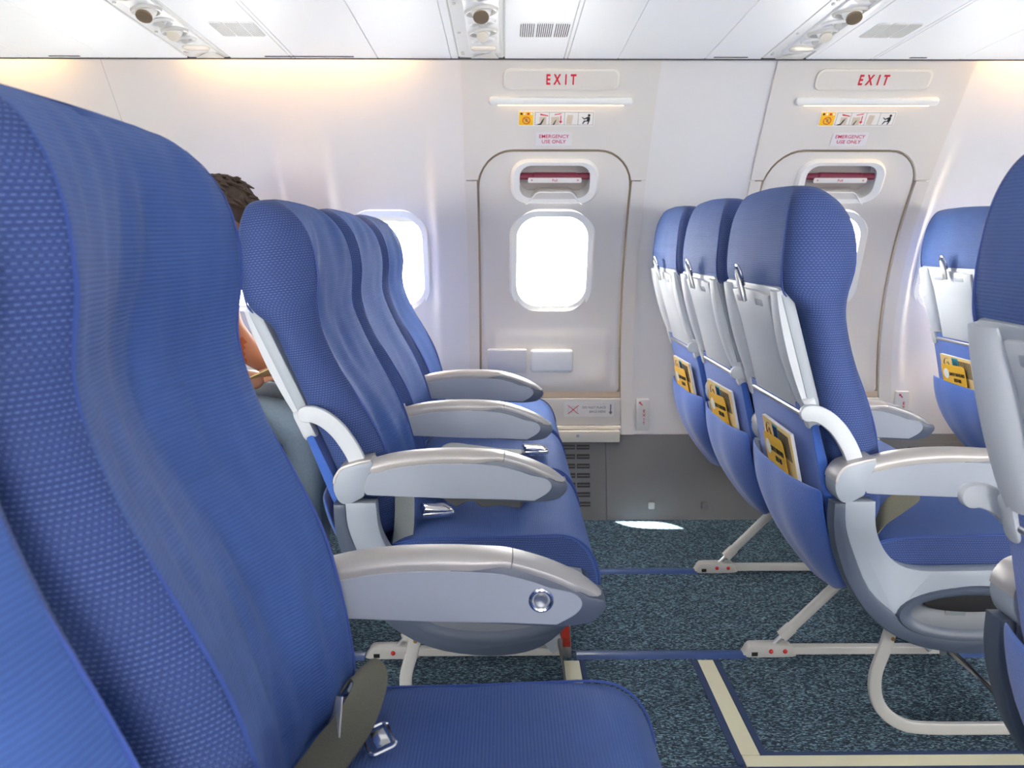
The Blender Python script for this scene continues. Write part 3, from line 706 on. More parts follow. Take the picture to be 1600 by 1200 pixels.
for s in (-1, 1):
    bm = bmesh.new(); bm.faces.new([bm.verts.new((x, y, 0)) for x, y in ((-0.021, -0.0155 * s), (-0.019, -0.0175 * s), (0.021, 0.0155 * s), (0.019, 0.0175 * s))])
    obj('red_cross', from_bm(bm, 'red_cross', M_REDT), p, (-0.060, 0, 0.0016 + 0.0002 * s))
bm = bmesh.new()
for a, bb, c2, d2 in ((-0.018, 0.016, -0.010, -0.009), (-0.018, 0.016, 0.008, 0.009), (-0.018, -0.017, -0.01, 0.009), (0.015, 0.016, -0.01, 0.009), (-0.006, 0.006, 0.012, 0.013)):
    bm.faces.new([bm.verts.new(v) for v in ((a, c2, 0), (bb, c2, 0), (bb, d2, 0), (a, d2, 0))])
obj('bag_drawing', from_bm(bm, 'bag_drawing', M_TRAYD), p, (-0.060, 0, 0.0012))

# dado air grille, studs ---------------------------------------------------
def vent(cx, z0, z1, cols, rows, label, pitch):
    v = empty('air_return_vent', (cx, 0, 0)); tag(v, label, 'vent')
    w = cols[-1][1] - cols[0][0] + 0.03; bm = bmesh.new()
    zz = lin_sp(z0 - 0.02, z1 + 0.012, 6); g = grid_bm([cols[0][0] - 0.02, cols[-1][1] + 0.02], zz, lambda x, z: (x, WY(z) - 0.0062, z)); solid(g, 0.003)
    obj('vent_plate', from_bm(g, 'vent_plate', M_DADO, angle=40), v)
    for r in range(rows):
        z = z1 - (r + 0.5) * pitch
        for a, b in cols:
            o = obj('vent_slot', from_bm(box_bm(a, b, -0.0015, 0.0, -pitch * 0.27, pitch * 0.27, 0.0006), 'vent_slot', M_DADOD, smooth=False), v, (0, WY(z) - 0.0064, z), (math.radians(-8), 0, 0))
            obj('louver', from_bm(box_bm(a + 0.002, b - 0.002, -0.0026, -0.0012, -0.0022, 0.0015, 0.0004), 'louver', M_DADO, smooth=False), o, (0, 0, 0))
vent(0.0, 0.04, 0.275, ((0.205, 0.264), (0.270, 0.318)), 7, 'grey louvred air vent low on the wall under the plain door sill', 0.0335)
vent(0.0, 0.20, 0.262, ((1.51, 1.62), (1.625, 1.76), (1.765, 1.9)), 2, 'grey long-slotted air vent low on the wall in front of the second door', 0.026)
for x, lab in ((0.544, 'small pale square wall stud standing next to the sun patch'), (0.741, 'small grey square wall stud away from the sun patch')):
    o = obj('wall_stud', from_bm(box_bm(-0.0115, 0.0115, -0.012, 0.0, -0.0125, 0.0125, 0.003), 'wall_stud', M_WHITE if x < 0.6 else M_DADO), None, (x, WY(0.052) - 0.004, 0.052)); tag(o, lab, 'stud')

# ================================================================== SEATS
Z_PIV, X_PIV = 0.36, -0.19
FB = [(.36, -.195), (.445, -.212), (.456, -.198), (.475, -.188), (.50, -.186), (.575, -.193), (.651, -.207), (.726, -.235), (.80, -.267), (.86, -.283), (.91, -.286), (.967, -.274), (1.02, -.275), (1.06, -.286), (1.093, -.307), (1.115, -.333), (1.127, -.358)]
XB = [(.36, -.25), (.45, -.268), (.55, -.288), (.65, -.312), (.75, -.339), (.84, -.360), (.890, -.374), (.905, -.392), (.925, -.412), (.97, -.417), (1.03, -.413), (1.07, -.407), (1.10, -.398), (1.118, -.388), (1.128, -.376)]
HWD = [(.36, .19), (.445, .192), (.46, .200), (.5, .208), (.6, .212), (.7, .220), (.9, .227), (.98, .228), (1.03, .224), (1.065, .217), (1.09, .208), (1.11, .194), (1.122, .177), (1.128, .16)]
CON = [(.36, .02), (.445, .03), (.5, .040), (.7, .042), (.95, .044), (1.04, .034), (1.09, .016), (1.128, .003)]
def tabsm(tab):
    d = cr(tab, 8); return [(p[0], p[1]) for p in d]
FB, XB, HWD, CON = tabsm(FB), tabsm(XB), tabsm(HWD), tabsm(CON)
def smooth_bake(bm, mats, levels, name, post=None, angle=None):
    bmesh.ops.recalc_face_normals(bm, faces=bm.faces)
    me = bpy.data.meshes.new('base'); bm.to_mesh(me); bm.free()
    for m in mats: me.materials.append(m)
    o = bpy.data.objects.new('tmp', me); COL.objects.link(o); md = o.modifiers.new('s', 'SUBSURF'); md.levels = levels; md.render_levels = levels
    dg = bpy.context.evaluated_depsgraph_get(); r = bpy.data.meshes.new_from_object(o.evaluated_get(dg)); r.name = name
    bpy.data.objects.remove(o); bpy.data.meshes.remove(me)
    if post: post(r)
    r.polygons.foreach_set('use_smooth', [True] * len(r.polygons))
    if angle: r.set_sharp_from_angle(angle=math.radians(angle))
    return r
def backrest_me(seed=0, wr=1.0):
    zs = [.446, .456, .474, .50, .55, .60, .67, .74, .81, .87, .893, .908, .930, .965, 1.0, 1.035, 1.065, 1.092, 1.112, 1.1255]
    bm = bmesh.new(); uvl = bm.loops.layers.uv.new('UVMap'); R = []; cl = bm.edges.layers.float.new('crease_edge')
    def half(z):
        fb, xb, w, c = lerp_tab(FB, z), lerp_tab(XB, z), lerp_tab(HWD, z), lerp_tab(CON, z); t = fb - xb; k = w / .215
        return [(0, fb - c), (.045 * k, fb - c * .90), (.095 * k, fb - c * .52), (.145 * k, fb - c * .12), (.175 * k, fb), (.194 * k, fb - .13 * t), (.208 * k, fb - .34 * t), (.215 * k, fb - .6 * t),
                (.212 * k, xb + .22 * t), (.203 * k, xb + .05 * t), (.182 * k, xb), (.10 * k, xb - .004), (0, xb - .006)]
    for z in zs:
        h = half(z); loop = [(y, x) for y, x in h] + [(-y, x) for y, x in reversed(h[1:-1])]
        R.append([bm.verts.new((x - X_PIV, y, z - Z_PIV)) for y, x in loop])
    n = len(R[0]); SE = (4, n - 4); BK = (10, n - 10)
    us = [0]
    h0 = half(.8); lp = h0 + [(-y, x) for y, x in reversed(h0[1:-1])]
    for i in range(n): us.append(us[-1] + math.dist(lp[i], lp[(i + 1) % n]))
    for a in range(len(R) - 1):
        for i in range(n):
            f = bm.faces.new((R[a][i], R[a][(i + 1) % n], R[a + 1][(i + 1) % n], R[a + 1][i]))
            side = (4 <= i < 10) or (n - 10 <= i < n - 4); f.material_index = 1 if side else 0
            for lpx, (uu, vv) in zip(f.loops, ((us[i], zs[a]), (us[i + 1], zs[a]), (us[i + 1], zs[a + 1]), (us[i], zs[a + 1]))): lpx[uvl].uv = (uu, vv)
    # cap
    for (ring, up) in ((R[-1], 1), (R[0], 0)):
        m = n // 2
        for i in range(m):
            a, b2, c, d = ring[i], ring[i + 1], ring[(n - i - 1) % n], ring[(n - i) % n]
            vs = []
            for v in (a, b2, c, d):
                if v not in vs: vs.append(v)
            if len(vs) < 3: continue
            try: f = bm.faces.new(vs)
            except ValueError: continue
            f.material_index = 1 if 4 <= i < 10 else 0
            for l in f.loops: l[uvl].uv = (l.vert.co.y + 3, l.vert.co.x + 3)
    for a in range(len(R) - 1):
        for i in SE + BK:
            e = bm.edges.get((R[a][i % n], R[a + 1][i % n]))
            if e: e[cl] = 0.55
    def post(me):
        rnd = random.Random(seed); ph = rnd.random() * 50
        for v in me.vertices:
            x, y, z = v.co; zz = z + Z_PIV
            if x + X_PIV > lerp_tab(XB, min(1.127, max(.446, zz))) + 0.04 and abs(y) < 0.175:
                e = (1 - sm(.13, .175, abs(y))); q = noise.noise(Vector((y * 22 + ph + zz * 4, zz * 3.0, ph))) + 0.5 * noise.noise(Vector((y * 45 + ph - zz * 9, zz * 7, ph)))
                v.co.x += 0.0038 * wr * e * q
            else:
                v.co.x += 0.0012 * noise.noise(Vector((y * 14 + ph, zz * 9, 3)))
    return smooth_bake(bm, [M_RIB, M_DOT], 2, 'backrest', post)
BACKS = [backrest_me(k, 1.0 + 0.9 * (k == 0)) for k in range(3)]
def piping_me():
    res = []
    for s in (-1, 1):
        for mode in (0, 1):
            bm = bmesh.new(); pts = []
            for z in lin_sp(.47 if mode == 0 else .915, 1.10, 36):
                w = lerp_tab(HWD, z) / .215
                if mode == 0: pts.append((lerp_tab(FB, z) - X_PIV - .0008, s * .1735 * w, z - Z_PIV))
                else: pts.append((lerp_tab(XB, z) - X_PIV + .0012, s * .184 * w, z - Z_PIV))
            rr = [(0.0021 if mode == 0 else 0.0018) * min(1.0, 0.1 + (36 - i) / 8.0) for i in range(37)]
            tube_bm(pts, rr, 6, bm=bm)
            res.append(from_bm(bm, 'piping', M_PIPE))
    return res
ME_PIP = piping_me()
# tray table on the back (lies along the sloping back between z .70 and .93)
def back_plate_frame():
    z0, z1 = 0.70, 0.905; x0, x1 = lerp_tab(XB, z0) - 0.012, lerp_tab(XB, z1) - 0.008
    return Vector((x0 - X_PIV, 0, z0 - Z_PIV)), Vector((x1 - X_PIV, 0, z1 - Z_PIV))
def tray_parts():
    p0, p1 = back_plate_frame(); p1 = p1 + (p1 - p0) * 0.14; p0 = p0 - (p1 - p0) * 0.04
    up = (p1 - p0).normalized(); L = (p1 - p0).length; nrm = Vector((0, -1, 0)).cross(up) * -1
    if nrm.x > 0: nrm = -nrm        # points backwards (-x)
    M = Matrix((Vector((0, -1, 0)), up, nrm)).transposed()
    def place(me):
        me.transform(Matrix.Translation(p0) @ M.to_4x4()); return me
    # shell frame: two raised side rails + body, local coords: x lateral, y up 0..L, z out
    out = {}
    w = 0.196
    bm = prism_bm(rrect(0, L / 2, 2 * w, L, 0.022, 5), -0.012, 0.010, 0.004, axis='z'); out['back_shell'] = place(from_bm(bm, 'back_shell', M_TRAYD))
    def rails():
        for s in (-1, 1):
            bm = bmesh.new(); N = 18; rings = []
            for i in range(N + 1):
                t = i / N; y = 0.02 + (L - 0.026) * t
                wi = w - 0.060 - 0.012 * math.sin(math.pi * t); wo = w - 0.002
                h = 0.010 + 0.014 * math.sin(math.pi * (0.12 + 0.8 * t)) ** 0.7
                sec = [(wo, 0.004), (wo - 0.002, h), (wo - 0.012, h + 0.003), (wi + 0.020, h + 0.001), (wi + 0.004, 0.012), (wi, 0.004)]
                rings.append([bm.verts.new((s * a, y, b)) for a, b in sec])
            for i in range(N):
                for k in range(5): bm.faces.new((rings[i][k], rings[i][k + 1], rings[i + 1][k + 1], rings[i + 1][k]))
            bm.faces.new(rings[0]); bm.faces.new(rings[-1])
            yield bm
    out['side_rail'] = [place(from_bm(b, 'side_rail', M_TRAY, angle=40)) for b in rails()]
    # table leaf
    leaf = [(-0.128, 0.004), (0.128, 0.004), (0.122, L * 0.35), (0.118, L * 0.7), (0.126, L - 0.018), (0.05, L - 0.012), (-0.05, L - 0.012), (-0.126, L - 0.018), (-0.118, L * 0.7), (-0.122, L * 0.35)]
    out['tray_table'] = place(from_bm(prism_bm(leaf, 0.006, 0.0165, 0.003, axis='z'), 'tray_table', M_TRAY))
    out['tray_recess'] = [place(from_bm(prism_bm(rrect(x, L - 0.036, w2, 0.014, 0.003, 3), 0.0155, 0.0172, 0.0006, axis='z'), 'tray_recess', M_TRAYD)) for x, w2 in ((.058, .05), (-.07, .06))]
    # latch: arch ring + lever
    arch = [(0.020 * math.cos(a) , L + 0.014 + 0.030 * math.sin(a), 0.026) for a in [math.radians(x) for x in range(-25, 206, 15)]]
    bm = tube_bm(arch, 0.0032, 8); out['latch_ring'] = place(from_bm(bm, 'latch_ring', M_CHROME))
    bm = prism_bm([(-0.008, L - 0.034), (0.008, L - 0.034), (0.011, L + 0.012), (0.0, L + 0.036), (-0.011, L + 0.012)], 0.024, 0.034, 0.003, axis='z'); out['tray_latch'] = place(from_bm(bm, 'tray_latch', M_METAL))
    # hinge rod at the bottom
    bm = tube_bm([(-0.20, -0.006, 0.012), (0.20, -0.006, 0.012)], 0.0065, 12); out['hinge_rod'] = place(from_bm(bm, 'hinge_rod', M_METAL))
    out['hinge_bracket'] = [place(from_bm(prism_bm(rrect(s * 0.186, 0.004, 0.030, 0.062, 0.012, 4), -0.004, 0.020, 0.003, axis='z'), 'hinge_bracket', M_TRAY)) for s in (-1, 1)]
    return out
TRAY = tray_parts()
def pocket_me(seed):
    bm = bmesh.new(); NU, NV = 16, 14; V = []
    rnd = random.Random(seed); ph = rnd.random() * 9
    for j in range(NV + 1):
        t = j / NV; row = []
        # path down the rear of the seat
        zt = 0.545 - 0.265 * t; 
        xo = -0.338 + 0.020 * t + 0.085 * t * t
        for i in range(NU + 1):
            s = i / NU * 2 - 1; y = s * (0.222 - 0.008 * t)
            bulge = (1 - abs(s) ** 3) * 0.022 * math.sin(math.pi * min(1, 0.15 + t * 0.8)) - 0.014 * abs(s) ** 5
            sag = 0.005 * (1 - s * s) * (1 - t)
            fold = 0.003 * math.sin(s * 9 + ph + t * 3) * (0.4 + t)
            tail = 0.075 * (abs(s) ** 3) * t * t; y *= 1 - .10 * t ** 3
            row.append(bm.verts.new((xo - bulge + fold - X_PIV, y, zt - sag + tail - Z_PIV)))
        V.append(row)
    for j in range(NV):
        for i in range(NU): bm.faces.new((V[j][i], V[j][i + 1], V[j + 1][i + 1], V[j + 1][i]))
    solid(bm, 0.006, (1, 0, 0))
    return smooth_bake(bm, [M_POCK], 1, 'seat_pocket')
POCK = [pocket_me(k) for k in range(3)]
def lower_back_me():
    """lower rear upholstery panel behind the pocket"""
    bm = prism_bm([(-.268, .385), (-.315, .54), (-.352, .70), (-.340, .705), (-.29, .54), (-.245, .385)], -.200, .200, 0.004)
    me = from_bm(bm, 'lower_back', M_POCK); me.transform(Matrix.Translation((-X_PIV, 0, -Z_PIV))); return me
ME_LOW = lower_back_me()

def cushion_me():
    prof = [(-.235, .345), (-.238, .40), (-.225, .438), (-.17, .450), (-.06, .453), (.05, .457), (.11, .458), (.145, .447), (.170, .420), (.186, .375), (.184, .342), (.165, .330), (.05, .328), (-.12, .330)]
    ys = [-.226, -.2255, -.215, -.17, -.09, 0, .09, .17, .215, .2255, .226]; n = len(prof)
    bm = bmesh.new(); uvl = bm.loops.layers.uv.new('UVMap'); cl = bm.edges.layers.float.new('crease_edge'); R = []
    cx, cz = -0.03, 0.39
    for k, y in enumerate(ys):
        ring = []
        for x, z in prof:
            crown = 0.010 * (1 - (y / .226) ** 2) * (1 if z > .40 else 0)
            sh = 0.985 if k in (0, len(ys) - 1) else 1.0
            ring.append(bm.verts.new((cx + (x - cx) * sh, y, cz + (z + crown - cz) * sh)))
        R.append(ring)
    vs = [0]
    for i in range(n): vs.append(vs[-1] + math.dist(prof[i], prof[(i + 1) % n]))
    for a in range(len(R) - 1):
        for i in range(n):
            f = bm.faces.new((R[a][i], R[a][(i + 1) % n], R[a + 1][(i + 1) % n], R[a + 1][i]))
            for l, (uu, vv) in zip(f.loops, ((ys[a], vs[i]), (ys[a], vs[i + 1]), (ys[a + 1], vs[i + 1]), (ys[a + 1], vs[i]))): l[uvl].uv = (uu, vv)
    for r, w in ((R[0], -1), (R[-1], 1)):
        # side panel: two rings inward
        c = [bm.verts.new((cx + (v.co.x - cx) * .55, v.co.y + w * .004, cz + (v.co.z - cz) * .5)) for v in r]
        for i in range(n):
            f = bm.faces.new((r[i], r[(i + 1) % n], c[(i + 1) % n], c[i])); f.material_index = 1
            for l in f.loops: l[uvl].uv = (l.vert.co.x + 2, l.vert.co.z + 2)
        f = bm.faces.new(c); f.material_index = 1
        for l in f.loops: l[uvl].uv = (l.vert.co.x + 2, l.vert.co.z + 2)
        for i in range(n):
            e = bm.edges.get((r[i], r[(i + 1) % n])); e[cl] = 0.5
    def post(me):
        for v in me.vertices:
            if v.co.z > .42: v.co.z += 0.0030 * noise.noise(Vector((v.co.x * 12, v.co.y * 9, 1))) + 0.0015 * noise.noise(Vector((v.co.x * 30, v.co.y * 16, 4)))
    me = smooth_bake(bm, [M_RIB, M_DOT], 2, 'cushion', post)
    return me, [from_bm(tube_bm(cr([(x, s * .2255, z) for x, z in prof[2:11]], 4), 0.002, 6), 'piping', M_PIPE) for s in (-1, 1)]
ME_CUSH, ME_CPIP = cushion_me()

# armrest ------------------------------------------------------------------
TOPC = cr([(-.252, .614), (-.20, .6265), (-.14, .6330), (-.08, .6340), (-.03, .6315), (.0, .6275), (.045, .614), (.085, .596), (.106, .5825), (.1145, .575)], 4)
def off_curve(c, d):
    out = []
    for i, p in enumerate(c):
        a = np.array(c[max(0, i - 1)]); b = np.array(c[min(len(c) - 1, i + 1)]); t = (b - a) / np.linalg.norm(b - a); out.append((p[0] + t[1] * d, p[1] - t[0] * d))
    return out
def armrest_parts():
    out = {}
    back = [p for p in TOPC if p[0] <= 0.0005]; front = [p for p in TOPC if p[0] >= -0.0005]
    # cap: lofted rounded channel along the curve up to the joint
    def cap(c, hw, name, m):
        bm = bmesh.new(); lo = [(p[0] + (q[0] - p[0]) * k, p[1] + (q[1] - p[1]) * k) for p, q in zip(c, off_curve(c, 1.0)) for k in [(0.022 - 0.0095 * sm(-.06, -.002, p[0])) if name == 'armrest_cap' else 0.0125]]; rings = []; hw0 = hw
        for (x, z), (lx, lz) in zip(c, lo):
            hw = hw0 if x < .085 else hw0 - (x - .085) * .35
            def P(t, y): return (x + (lx - x) * t, y, z + (lz - z) * t)
            rings.append([bm.verts.new(P(t, y)) for t, y in ((1, -hw + .002), (.62, -hw), (.34, -hw + .001), (.10, -hw + .008), (0, -hw + .016), (0, hw - .016), (.10, hw - .008), (.34, hw - .001), (.62, hw), (1, hw - .002))])
        for i in range(len(rings) - 1):
            for k in range(9): bm.faces.new((rings[i][k], rings[i][k + 1], rings[i + 1][k + 1], rings[i + 1][k]))
            bm.faces.new((rings[i][9], rings[i][0], rings[i + 1][0], rings[i + 1][9]))
        bm.faces.new(rings[0]); bm.faces.new(rings[-1]); return from_bm(bm, name, m, angle=50)
    out['armrest_cap'] = cap(back, .0265, 'armrest_cap', M_CAP)
    fr = front[1:] if front[0][0] < 0 else front
    fr = [(0.0012, np.interp(0.0012, [p[0] for p in TOPC], [p[1] for p in TOPC]))] + [p for p in fr if p[0] > 0.004]
    out['tip_cap'] = cap(fr, .0268, 'tip_cap', mat('armrest_silver_tip', (180, 177, 176), 0.42, metal=0.3))
    lo = off_curve(TOPC, 0.0215)
    # grey side panel
    panel_top = [p for p in lo if p[0] <= 0.052]
    px = [p for p in panel_top if p[0] > -.245]
    front_round = cr([px[-1], (.078, .582), (.088, .569), (.080, .555), (.056, .5405)], 4)[1:]
    poly = [(-.262, .560), (-.258, .585), (-.247, .596)] + px[::2] + front_round + [(.0, .5432), (-.1, .5455), (-.24, .5515), (-.256, .553)]
    out['armrest'] = from_bm(prism_bm(poly, -.0258, .0258, 0.0008, 1), 'armrest', M_ARM, angle=40)
    # dark end piece (crescent), slightly narrower top joint
    lf = [p for p in lo if p[0] >= 0.0]
    tip = cr([TOPC[-1], (.1180, .569), (.1168, .560), (.110, .551), (.098, .5425), (.075, .538), (.048, .537)], 4)
    inner = list(reversed(front_round)) + list(reversed([p for p in px if p[0] > 0.001]))
    poly = [p for p in off_curve(TOPC, 0.010) if -.085 <= p[0] <= .100] + tip[1:] + [(-.08, .545)]
    out['armrest_end'] = from_bm(prism_bm(poly, -.0248, .0248, 0.003), 'armrest_end', M_END, angle=40)
    piv = cr([(-.317, .560), (-.315, .585), (-.300, .604), (-.275, .6125), (-.246, .618), (-.2445, .603), (-.252, .588), (-.2585, .570), (-.260, .552), (-.270, .544), (-.290, .535), (-.306, .538)], 3, True)
    out['armrest_pivot'] = from_bm(prism_bm(piv, -.0265, .0265, 0.003), 'armrest_pivot', M_SHR, angle=40)
    top = cr([(-.316, .575), (-.313, .588), (-.300, .6045), (-.275, .6130), (-.2455, .6190)], 4)
    bm = bmesh.new(); lo2 = off_curve(top, -0.0022); lo3 = off_curve(top, 0.003)
    poly = lo2 + list(reversed(lo3)); out['pivot_cap'] = from_bm(prism_bm(poly, -.027, .027, 0.0008), 'pivot_cap', M_CAP, angle=40)
    return out
ARM = armrest_parts()
def tray_arm_me():
    path = cr([(-.368, .701), (-.355, .701), (-.334, .692), (-.312, .673), (-.295, .650), (-.281, .625), (-.272, .602)], 5)
    a, b = off_curve(path, 0.0155), off_curve(path, -0.0155); c = path[0]
    rnd = [(c[0] - 0.0155 * math.sin(t), c[1] - 0.0155 * math.cos(t)) for t in lin_sp(0.25, math.pi - 0.25, 7)]
    poly = rnd + b + list(reversed(a))
    return from_bm(prism_bm(poly, -.0075, .0075, 0.003), 'tray_arm', M_TRAY, angle=40)
ME_TARM = tray_arm_me()

# side shroud (aisle end) ---------------------------------------------------
def shroud_parts(sg):
    out = {}
    o = -sg   # direction of the aisle in local y
    def pr(poly, a, b, bev, m, nm):
        y0, y1 = sorted((a * sg, b * sg)); return from_bm(prism_bm(poly, y0, y1, bev), nm, m, angle=40)
    outer = [(-.318, .535), (-.317, .49), (-.306, .439), (-.278, .370), (-.224, .298), (-.145, .250), (-.056, .232), (.02, .234), (.075, .252), (.120, .292), (.150, .345), (.160, .385)]
    inner_dark = [(.150, .395), (.14, .360), (.118, .318), (.07, .275), (.0, .262), (-.08, .262), (-.150, .282), (-.190, .316), (-.240, .364), (-.275, .439), (-.292, .49), (-.296, .535)]
    out['shroud_trim'] = pr(cr(outer, 3) + cr(inner_dark, 3), -.030, .006, .004, M_END, 'shroud_trim')
    light_out = [(-.296, .537), (-.292, .49), (-.275, .439), (-.240, .364), (-.190, .316), (-.186, .312)]
    ell_top = [(-.186, .312), (-.165, .332), (-.138, .348), (-.066, .3665), (0, .368), (.06, .356), (.105, .332), (.122, .315)]
    right = [(.148, .395)]
    inner = [(.10, .4025), (.0, .4005), (-.10, .3985), (-.145, .400), (-.180, .409), (-.205, .428), (-.224, .455), (-.236, .49), (-.240, .537)]
    poly = cr(light_out, 3) + cr(ell_top, 3)[1:] + right + cr(inner, 3)
    out['side_shroud'] = pr(poly, -.026, .006, .003, M_SHR, 'side_shroud')
    # oval pouch: dark ring, grey dish, black mouth
    cx, cz = -.034, .312
    def ell(rx, rz, dz=0, n=40): return [(cx + rx * math.cos(2 * math.pi * k / n), cz + dz + rz * math.sin(2 * math.pi * k / n)) for k in range(n)]
    bm = bmesh.new(); n = 40; L = []
    for rx, rz, y, dz in ((.150, .056, -.024, 0), (.146, .053, -.033, 0), (.132, .043, -.033, .001), (.120, .034, -.024, .002), (.085, .020, -.010, .008), (.04, .008, -.006, .012)):
        L.append([bm.verts.new((x, y * sg, z)) for x, z in ell(rx, rz, dz)])
    for i in range(len(L) - 1):
        for k in range(n):
            f = bm.faces.new((L[i][k], L[i][(k + 1) % n], L[i + 1][(k + 1) % n], L[i + 1][k])); f.material_index = 0 if i < 3 else 1
    f = bm.faces.new(L[-1]); f.material_index = 1
    out['oval_pouch'] = from_bm(bm, 'oval_pouch', [M_END, mat('pouch_grey', (104, 108, 116), 0.45)], angle=50)
    mouth = [(cx + .098 * math.cos(a), cz + .022 + (.021 * math.sin(a) if math.sin(a) > 0 else .018 * math.sin(a))) for a in [2 * math.pi * k / 32 for k in range(32)]]
    out['pouch_mouth'] = pr(mouth, -.0265, -.004, .001, M_BLACK, 'pouch_mouth')
    # baggage bar
    path = cr([(-.172, .265), (-.182, .22), (-.196, .165), (-.190, .115), (-.165, .078), (-.125, .055), (-.075, .049), (0, .048), (.08, .048)], 5)
    bm = tube_bm([(x, .012 * sg, z) for x, z in path] + [(.105, .016 * sg, .048), (.125, .028 * sg, .048), (.135, .05 * sg, .048), (.136, .10 * sg, .048), (.136, .38 * sg, .048)], 0.01, 14, flat=(0.0125, 0.006, (0, 1, 0))); out['baggage_bar'] = from_bm(bm, 'baggage_bar', M_WHITE, angle=40)
    bm = disc_bm(.004, .003, 12, .0005, 'y', c=(-.174, -.006 * sg if sg > 0 else .0, .25)); out['bolt'] = from_bm(bm, 'bolt', mat('brass_bolt', (190, 140, 90), 0.3, metal=0.8))
    return out
SHR = {1: shroud_parts(1), -1: shroud_parts(-1)}
def leg_parts():
    out = {}
    foot = cr([(-.335, .0), (-.337, .014), (-.330, .026), (-.315, .031), (-.235, .031), (-.222, .026), (-.217, .012), (-.220, .0)], 3, True)
    out['rear_foot'] = from_bm(prism_bm(foot, -.016, .016, .003), 'rear_foot', M_WHITE, angle=40)
    out['stud'] = []
    for x in (-.275, -.240):
        bm = bmesh.new(); bmesh.ops.create_uvsphere(bm, u_segments=10, v_segments=6, radius=.006, matrix=Matrix.Translation((x, -.0155, .016)))
        out['stud'].append(from_bm(bm, 'stud', M_RED))
    out['foot_slot'] = from_bm(box_bm(-.323, -.308, -.0170, -.0150, .004, .014), 'foot_slot', M_BLACK, smooth=False)
    out['floor_bar'] = from_bm(box_bm(-.225, .155, -.011, .011, .004, .024, .002), 'floor_bar', M_WHITE, smooth=False)
    a, b = Vector((-.262, 0, .030)), Vector((-.02, 0, .285)); d = (b - a).normalized()
    bm = tube_bm([a + d * .028, b], .013, 12); out['strut'] = from_bm(bm, 'strut', M_WHITE)
    bm = tube_bm([a + d * .024, a + d * .060], .0155, 12); out['strut_collar'] = from_bm(bm, 'strut_collar', M_WHITE)
    bm = tube_bm([a - d * .01, a + d * .03], .0065, 10); out['strut_rod'] = from_bm(bm, 'strut_rod', M_METAL)
    out['front_leg'] = from_bm(prism_bm([(.148, 0), (.166, 0), (.160, .16), (.150, .33), (.108, .33), (.128, .16)], -.012, .012, .002), 'front_leg', M_METAL, angle=40)
    out['leg_plate'] = from_bm(prism_bm([(.140, .03), (.163, .03), (.156, .12), (.138, .12)], -.0155, -.0125, .0005), 'leg_plate', M_REDP, smooth=False)
    out['gusset'] = from_bm(prism_bm([(.075, .062), (.128, .10), (.145, .03), (.120, .010)], -.014, -.006, .001), 'gusset', M_TRAYD, angle=40)
    return out
LEG = leg_parts()
def buckle_me():
    bm = bmesh.new()
    box_bm(-.032, .032, -.024, .024, 0.0, .012, .003, bm=bm)
    prism_bm([(-.032, .012), (-.028, .022), (.020, .016), (.032, .012)], -.023, .023, .002, bm=bm)
    return from_bm(bm, 'buckle', M_CHROME, angle=40)
ME_BUCK = buckle_me()
ME_BTN_R = from_bm(tube_bm([(.0135 * math.cos(a), 0, .0135 * math.sin(a)) for a in [2 * math.pi * k / 24 for k in range(25)]], .0030, 8, cap=False), 'button_ring', M_CHROME)
def dome_me(r, h, m, name):
    bm = bmesh.new(); n = 20; L = []
    for k, y in ((1, 0), (.95, -h * .6), (.8, -h), (.4, -h * .8), (.05, -h * .7)):
        L.append([bm.verts.new((r * k * math.cos(2 * math.pi * i / n), y, r * k * math.sin(2 * math.pi * i / n))) for i in range(n)])
    for a in range(len(L) - 1):
        for i in range(n): bm.faces.new((L[a][i], L[a][(i + 1) % n], L[a + 1][(i + 1) % n], L[a + 1][i]))
    bm.faces.new(L[-1]); return from_bm(bm, name, m)
ME_BTN = dome_me(.0095, .004, M_METAL, 'recline_button')

